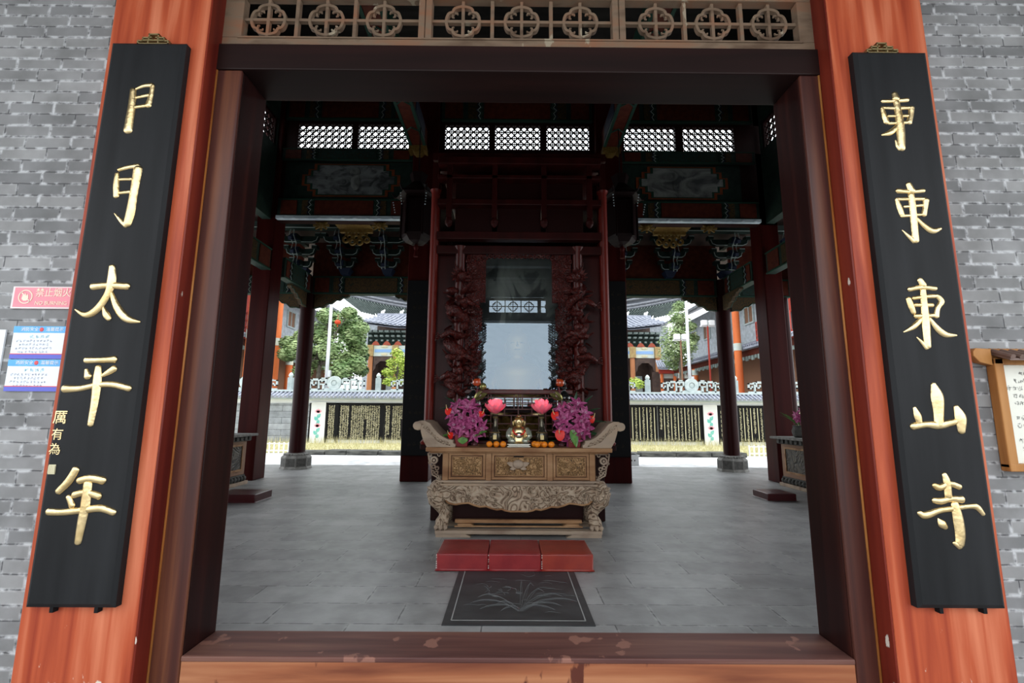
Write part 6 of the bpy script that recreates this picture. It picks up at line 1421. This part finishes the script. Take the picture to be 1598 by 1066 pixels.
def floodlight(px, py, Y, label, n=2):
    p = at(px, py, Y); t = thing('floodlight_post', label, 'lamp', (p.x,Y,-.1), 'floodlights on posts')
    mb = MB(); mb.tube([(p.x,Y,-.1),(p.x,Y,p.z)], .06, 8); build('post', mb, 'redfar' if n == 2 and py < 520 else 'woodfar', t)
    mb = MB(); mb.box(p.x-.5,p.x+.5,Y-.04,Y+.04,p.z-.05,p.z+.02); build('cross_bar', mb, 'whitepaint', t)
    for s in ((-1,1) if n == 2 else (1,)): mb = MB(); mb.box(p.x+s*.25-.18,p.x+s*.25+.18,Y-.2,Y+.1,p.z+.02,p.z+.38); build('lamp_housing', mb, 'lightbox', t, bev=.03)
floodlight(1104,509,30.5,'white twin floodlight on a tall post before the grey side hall'); floodlight(1062,531,29.0,'white twin floodlight on a post in front of the tall pine')
# ------------------------------------------------------------------ pavilion behind the wall
Y = 46.0
def X_(px): return at(px,560,Y).x
def Z_(py): return at(805,py,Y).z
pv = thing('pavilion', 'ornate gate pavilion with a grey tiled roof, painted panels and orange columns', 'pavilion', (X_(803),Y+1.5,-.1))
xa, xb = X_(561), X_(1043); ze, zr = Z_(514), Z_(489); xm = (xa+xb)/2
def roofz(x, v):
    u = abs((x-xm)/((xb-xa)/2)); return ze+(zr-ze)*(v**1.15)+.9*max(0,u-.75)/.25*(1-v)*.55
mb = MB(); n = 64; m_ = 6; vs = []
for i in range(n+1):
    for j in range(m_+1):
        v = j/m_; x = xm+(xb-xa)/2*(1-.07*v)*(i/n*2-1); vs.append((x, Y-1.4+3.4*v, roofz(x,v)))
fs = [(i*(m_+1)+j,(i+1)*(m_+1)+j,(i+1)*(m_+1)+j+1,i*(m_+1)+j+1) for i in range(n) for j in range(m_)]
k0 = len(vs); vs2 = [(x,y,z-.22) for x,y,z in vs]; mb.add(vs, fs); mb.add(vs2, fs); mb.box(xa+1,xb-1,Y+1.9,Y+2.2,zr-.6,zr+.30)
for i in range(0,n+1):
    x0 = (i/n*2-1); mb.tube([(xm+(xb-xa)/2*(1-.07*v)*x0, Y-1.45+3.4*v, roofz(xm+(xb-xa)/2*(1-.07*v)*x0, v)+.06) for v in (0,.33,.66,1)], .10, 6)
rf = build('roof', mb, 'tile', pv, smooth=RAD(40))
mb = MB(); random.seed(8)
for i in range(15): x = xa+1.5+(xb-xa-3)*i/14; mb.sph((x,Y+2.05,zr+.42),(.20,.1,.22),8,6); mb.sph((x+.18,Y+2.05,zr+.62),(.1,.08,.13),6,5)
for s in (-1,1):
    for k in range(5): v = k/5; x = xm+s*(xb-xa)/2*(1-.07*v)*.985; mb.tube([(x,Y-1.4+3.4*v,roofz(x,v)+.1),(x+s*.15,Y-1.4+3.4*v,roofz(x,v)+.45)],[.12,.03],5)
build('ridge_ornament', mb, 'whitepaint', rf, 'pale ridge ornaments')
z1, z2, z3 = Z_(541), Z_(558), Z_(549.5)
build('frieze', MB().box(X_(573),X_(1030),Y-.1,Y+.3,z1,ze-.2), 'dougong', pv)
mb = MB(); nb_ = 52
for i in range(nb_):
    x = X_(574)+(X_(1029)-X_(574))*(i+.5)/nb_
    for r in range(3): zz = z1+.4+(ze-z1-.5)*r/3; w = .10+.055*r; mb.box(x-w,x+w,Y-.32-.28*r,Y-.1,zz,zz+.17)
build('bracket_row', mb, 'frieze', pv)
mb = MB()
for i in range(26):
    x = X_(578)+(X_(1025)-X_(578))*(i+.5)/26; mb.prism([(x-.42,z1),(x+.42,z1),(x+.22,z1+.30),(x,z1+.44),(x-.22,z1+.30)], Y-.36, Y-.30)
build('red_gable', mb, 'pavred', pv)
for a, b in ((584,617),(620,660),(945,985),(989,1020)):
    f = build('painted_panel', MB().box(X_(a),X_(b),Y-.30,Y-.1,z2,z1-.02), 'palepaint', pv)
    build('blue_band', MB().box(X_(a)+.1,X_(b)-.1,Y-.33,Y-.301,z3-.16,z3+.14), 'signblue', f); cx = (X_(a)+X_(b))/2; mb = MB(); mb.sph((cx,Y-.33,z3+.42),(.38,.03,.14),10,6); mb.sph((cx,Y-.33,z3-.38),(.34,.03,.12),10,6); build('gilt_motif', mb, 'goldpaint', f)
for px in (579,618,986,1025):
    mb = MB(); x = X_(px); mb.lathe([(.34,-.1),(.34,.3),(.25,.4),(.24,z2+.0)], x, Y-.2, 14); c = build('column', mb, 'pavcol', pv, smooth=RAD(40)); build('column_head', MB().box(x-.3,x+.3,Y-.5,Y+.05,z2+.0,z2+1.1), 'palegilt', c)
for a, b in ((584,615),(990,1021)):
    x0, x1 = X_(a), X_(b); c = (x0+x1)/2; w = (x1-x0)/2; mb = MB(); P = [(x0,z2-.02),(x0,z2-1.5),(x0+.12,z2-1.3)]
    for k in range(9): q = pi-pi*k/8; P.append((c+w*.80*cos(q), z2-1.25+.75*sin(q)+.08*(k%2)))
    P += [(x1-.12,z2-1.3),(x1,z2-1.5),(x1,z2-.02)]; mb.prism(P, Y-.25, Y-.1); build('carved_arch', mb, 'darkfar', pv)
    mb = MB(); mb.box(c-w*.3,c+w*.35,Y+2.2,Y+2.4,z2-3.8,z2-1.6); build('inner_panel', mb, 'palestone', pv)
build('back_wall', MB().box(X_(575),X_(1028),Y+2.5,Y+2.9,-.1,zr-.7), 'darkfar', pv)
build('side_wall', MB().box(X_(575),X_(575)+.3,Y+.3,Y+2.5,-.1,z1), 'darkfar', pv); build('side_wall', MB().box(X_(1028)-.3,X_(1028),Y+.3,Y+2.5,-.1,z1), 'darkfar', pv)
# ------------------------------------------------------------------ great hall with sweeping eaves further back
Y = 62.0
hl = thing('great_hall', 'great hall behind the pavilion with dark sweeping upturned eaves', 'hall', (X_(803),Y+6,-.1))
xa, xb = X_(520), X_(1092); xm = (xa+xb)/2; R_ = (xb-xa)/2; zl = Z_(494)
def hz(u): return zl+3.1*abs(u)**2.2
mb = MB(); n = 48; vs = []
for i in range(n+1):
    u = i/n*2-1
    for (dy, dz, sh_) in ((0,0,1),(0,.45,1),(5,2.9,.93),(5,-.9,.93)): vs.append((xm+R_*u*sh_, Y+dy, hz(u*sh_)+dz))
fs = [(i*4+k,(i+1)*4+k,(i+1)*4+(k+1)%4,i*4+(k+1)%4) for i in range(n) for k in range(4)]
mb.add(vs, fs); build('eaves', mb, 'tile_dark', hl)
mb = MB()
for i in range(120):
    u = (i+.5)/120*2-1; mb.bar((xm+R_*u,Y-.03,hz(u)-.05),(xm+R_*u*.93,Y+4.9,hz(u*.93)-1.02),.16,.22)
for k in range(1,5):
    v = k/5; mb.tube([(xm+R_*(i/24*2-1)*(1-.07*v),Y+4.9*v-.06,hz(i/24*2-1)-.1-.95*v) for i in range(25)], .09, 5)
build('rafters', mb, 'frieze', hl)
mb = MB()
for k in (0,1): mb.tube([(xm+R_*(i/24*2-1)*.995,Y-.1,hz(i/24*2-1)+.12+.42*k) for i in range(25)], .15, 6)
build('eave_edge', mb, 'tile_dark', hl)
for s in (-1,1):
    mb = MB(); mb.hexa([(xm+s*R_*.25,Y+.6,zl+1.2),(xm+s*R_*.90,Y+.6,zl+4.6),(xm+s*R_*.90,Y+3,zl+4.6),(xm+s*R_*.25,Y+3,zl+1.2),(xm+s*R_*.25,Y+.6,zl+2.1),(xm+s*R_*.72,Y+.6,zl+5.6),(xm+s*R_*.72,Y+3,zl+5.6),(xm+s*R_*.25,Y+3,zl+2.1)]); build('gable_band', mb, 'tile_dark', hl)
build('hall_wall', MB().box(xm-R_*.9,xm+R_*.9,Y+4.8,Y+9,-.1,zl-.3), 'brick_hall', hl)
build('roof_body', MB().box(xm-R_*.8,xm+R_*.8,Y+4.9,Y+9,zl-.3,zl+3.2), 'tile', hl)
# low gallery with a tiled roof, between the tall pine and the side hall
Y = 42.2
lg = thing('low_gallery', 'low gallery with a dark tiled roof and red columns beneath the tall pine', 'gallery', (X_(1065),Y+1.5,-.1))
x0, x1 = X_(1022), X_(1113); za, zb_ = Z_(576), Z_(560); mb = MB()
mb.hexa([(x0,Y-.8,za),(x1,Y-.8,za),(x1-.8,Y+2.2,zb_),(x0+.8,Y+2.2,zb_),(x0,Y-.8,za+.14),(x1,Y-.8,za+.14),(x1-.8,Y+2.2,zb_+.14),(x0+.8,Y+2.2,zb_+.14)])
for k in range(24): q = k/23; mb.tube([(x0+(x1-x0)*q,Y-.85,za+.18),(x0+.8+(x1-x0-1.6)*q,Y+2.2,zb_+.18)], .075, 6)
build('roof', mb, 'tile', lg, smooth=RAD(40)); build('eave_beam', MB().box(x0+.2,x1-.2,Y-.6,Y-.3,za-.35,za-.001), 'redfar', lg); build('painted_beam', MB().box(x0+.4,x1-.4,Y-.2,Y+.0,za-.75,za-.36), 'palepaint', lg)
for px in (1030,1050,1075,1101): mb = MB(); mb.lathe([(.15,-.1),(.14,za-.36)], X_(px), Y-.3, 10); build('column', mb, 'orangecol', lg)
build('back_wall', MB().box(x0+.3,x1-.3,Y+1.8,Y+2.1,-.1,za), 'darkfar', lg)
# ------------------------------------------------------------------ side halls
def sidehall(s, ys, wins, label, cols):
    x = s*15.8; t = thing('side_hall', label, 'building', (s*17.5,33,-.1), 'side halls along the courtyard')
    def bx(a, b, *r): return MB().box(*sorted((s*a,s*b)), *r)
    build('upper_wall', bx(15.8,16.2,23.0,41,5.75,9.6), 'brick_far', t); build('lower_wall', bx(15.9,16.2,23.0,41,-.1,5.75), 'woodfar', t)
    mb = MB(); P = [(s*14.2,23.0,5.40),(s*14.2,41,5.40),(s*15.85,41,5.95),(s*15.85,23.0,5.95)]; mb.hexa([Vector(p) for p in P]+[Vector(p)+Vector((0,0,.14)) for p in P])
    for k in range(70): yy = 23.1+17.8*k/69; mb.tube([(s*14.15,yy,5.58),(s*15.8,yy,6.13)], .06, 6)
    build('porch_roof', mb, 'tile', t, smooth=RAD(40)); build('porch_beam', bx(14.5,14.7,23.0,41,5.0,5.38), 'redpanel', t)
    mb = MB()
    for k in range(50): yy = 23.2+17.6*k/49; mb.ring((0,0),.01,.02,0,.01,4) if False else mb.box(*sorted((s*14.48,s*14.56)),yy-.12,yy+.12,4.72+.08*(k%2),5.0)
    build('hanging_fret', mb, 'frieze', t)
    for k, yy in enumerate(cols):
        tall = k < 2; X = s*(13.98 if tall else 14.6)
        mb = MB(); mb.lathe([(.30,-.1),(.30,.25),(.23,.32),(.21,9.2 if tall else 5.0)], X, yy, 16); c = build('column', mb, 'orangecol', t, 'bright orange column', smooth=RAD(40))
        mb = MB(); mb.lathe([(.235,5.35),(.235,5.8)] if tall else [(.235,4.5),(.235,4.9)], X, yy, 16); build('painted_collar', mb, 'palepaint', c)
    for k, (yy, zz) in enumerate(wins):
        mb = MB(); mb.box(*sorted((s*15.70,s*15.8)),yy-.62,yy+.62,zz-.62,zz-.52); mb.box(*sorted((s*15.70,s*15.8)),yy-.62,yy+.62,zz+.52,zz+.62); mb.box(*sorted((s*15.70,s*15.8)),yy-.62,yy-.52,zz-.52,zz+.52); mb.box(*sorted((s*15.70,s*15.8)),yy+.52,yy+.62,zz-.52,zz+.52); mb.box(*sorted((s*15.72,s*15.78)),yy-.03,yy+.03,zz-.52,zz+.52)
        w = build('window', mb, 'palestone', t); build('pane', bx(15.76,15.8,yy-.52,yy+.52,zz-.52,zz+.52), 'woodfar', w)
    mb = MB(); P = [(s*13.5,22.8,9.15),(s*13.5,41,9.15),(s*18,41,11.2),(s*18,22.8,11.2)]; mb.hexa([Vector(p) for p in P]+[Vector(p)+Vector((0,0,.2)) for p in P]); build('main_roof', mb, 'tile_dark', t)
    build('end_wall', bx(16.2,20,23.0,23.4,-.1,9.4), 'brick_far', t)
    b = build('balcony', bx(14.35,15.8,23.0,26.4,5.55,5.72) if False else bx(14.3,15.79,23.3,26.6,5.62,5.80), 'redfar', t, 'red painted balcony')
    mb = MB()
    for zz in (6.0,6.35,6.78): mb.box(*sorted((s*14.3,s*14.38)),23.3,26.6,zz-.04,zz+.04)
    for k in range(19): yy = 23.3+3.3*k/18; mb.box(*sorted((s*14.31,s*14.37)),yy-.03,yy+.03,5.80,6.75)
    build('railing', mb, 'redfar', b); mb = MB(); mb.box(*sorted((s*14.6,s*14.7)),23.3,26.6,6.8,8.6); build('red_screen', mb, 'redfar', b)

sidehall(-1, None, [(32.8,8.0),(36.5,8.0)], 'grey brick side hall with orange columns and a red balcony, broad leafy tree side', (27.5,24.7,30.6,33.2,37))
sidehall(1, None, [(39.2,7.9),(36.6,8.0),(33.4,8.0),(30.0,8.0)], 'grey brick side hall with orange columns and a red balcony, tall pine side', (28.2,24.8,36.5,39.5))
# ------------------------------------------------------------------ street side behind the camera: a distant hedge mirrored in the shrine glass
mb = MB(); random.seed(31)
for k in range(2600):
    x = random.uniform(-22,22); h = 1.3+.5*sin(x*.9)+.35*sin(x*2.3+1); p = Vector((x, -34+random.uniform(-.8,.8), -.15+max(.2,h+.3)*random.random()**.6)); u, v = _fr(Vector((random.uniform(-1,1),1,random.uniform(-1,1)))); mb.add([p-u*.22,p-v*.14,p+u*.22,p+v*.14],[(0,1,2,3)])
o = build('distant_hedge', mb, 'leaf'); tag(o, 'low distant hedge across the forecourt, seen only mirrored in the shrine glass', 'hedge', kind='stuff')
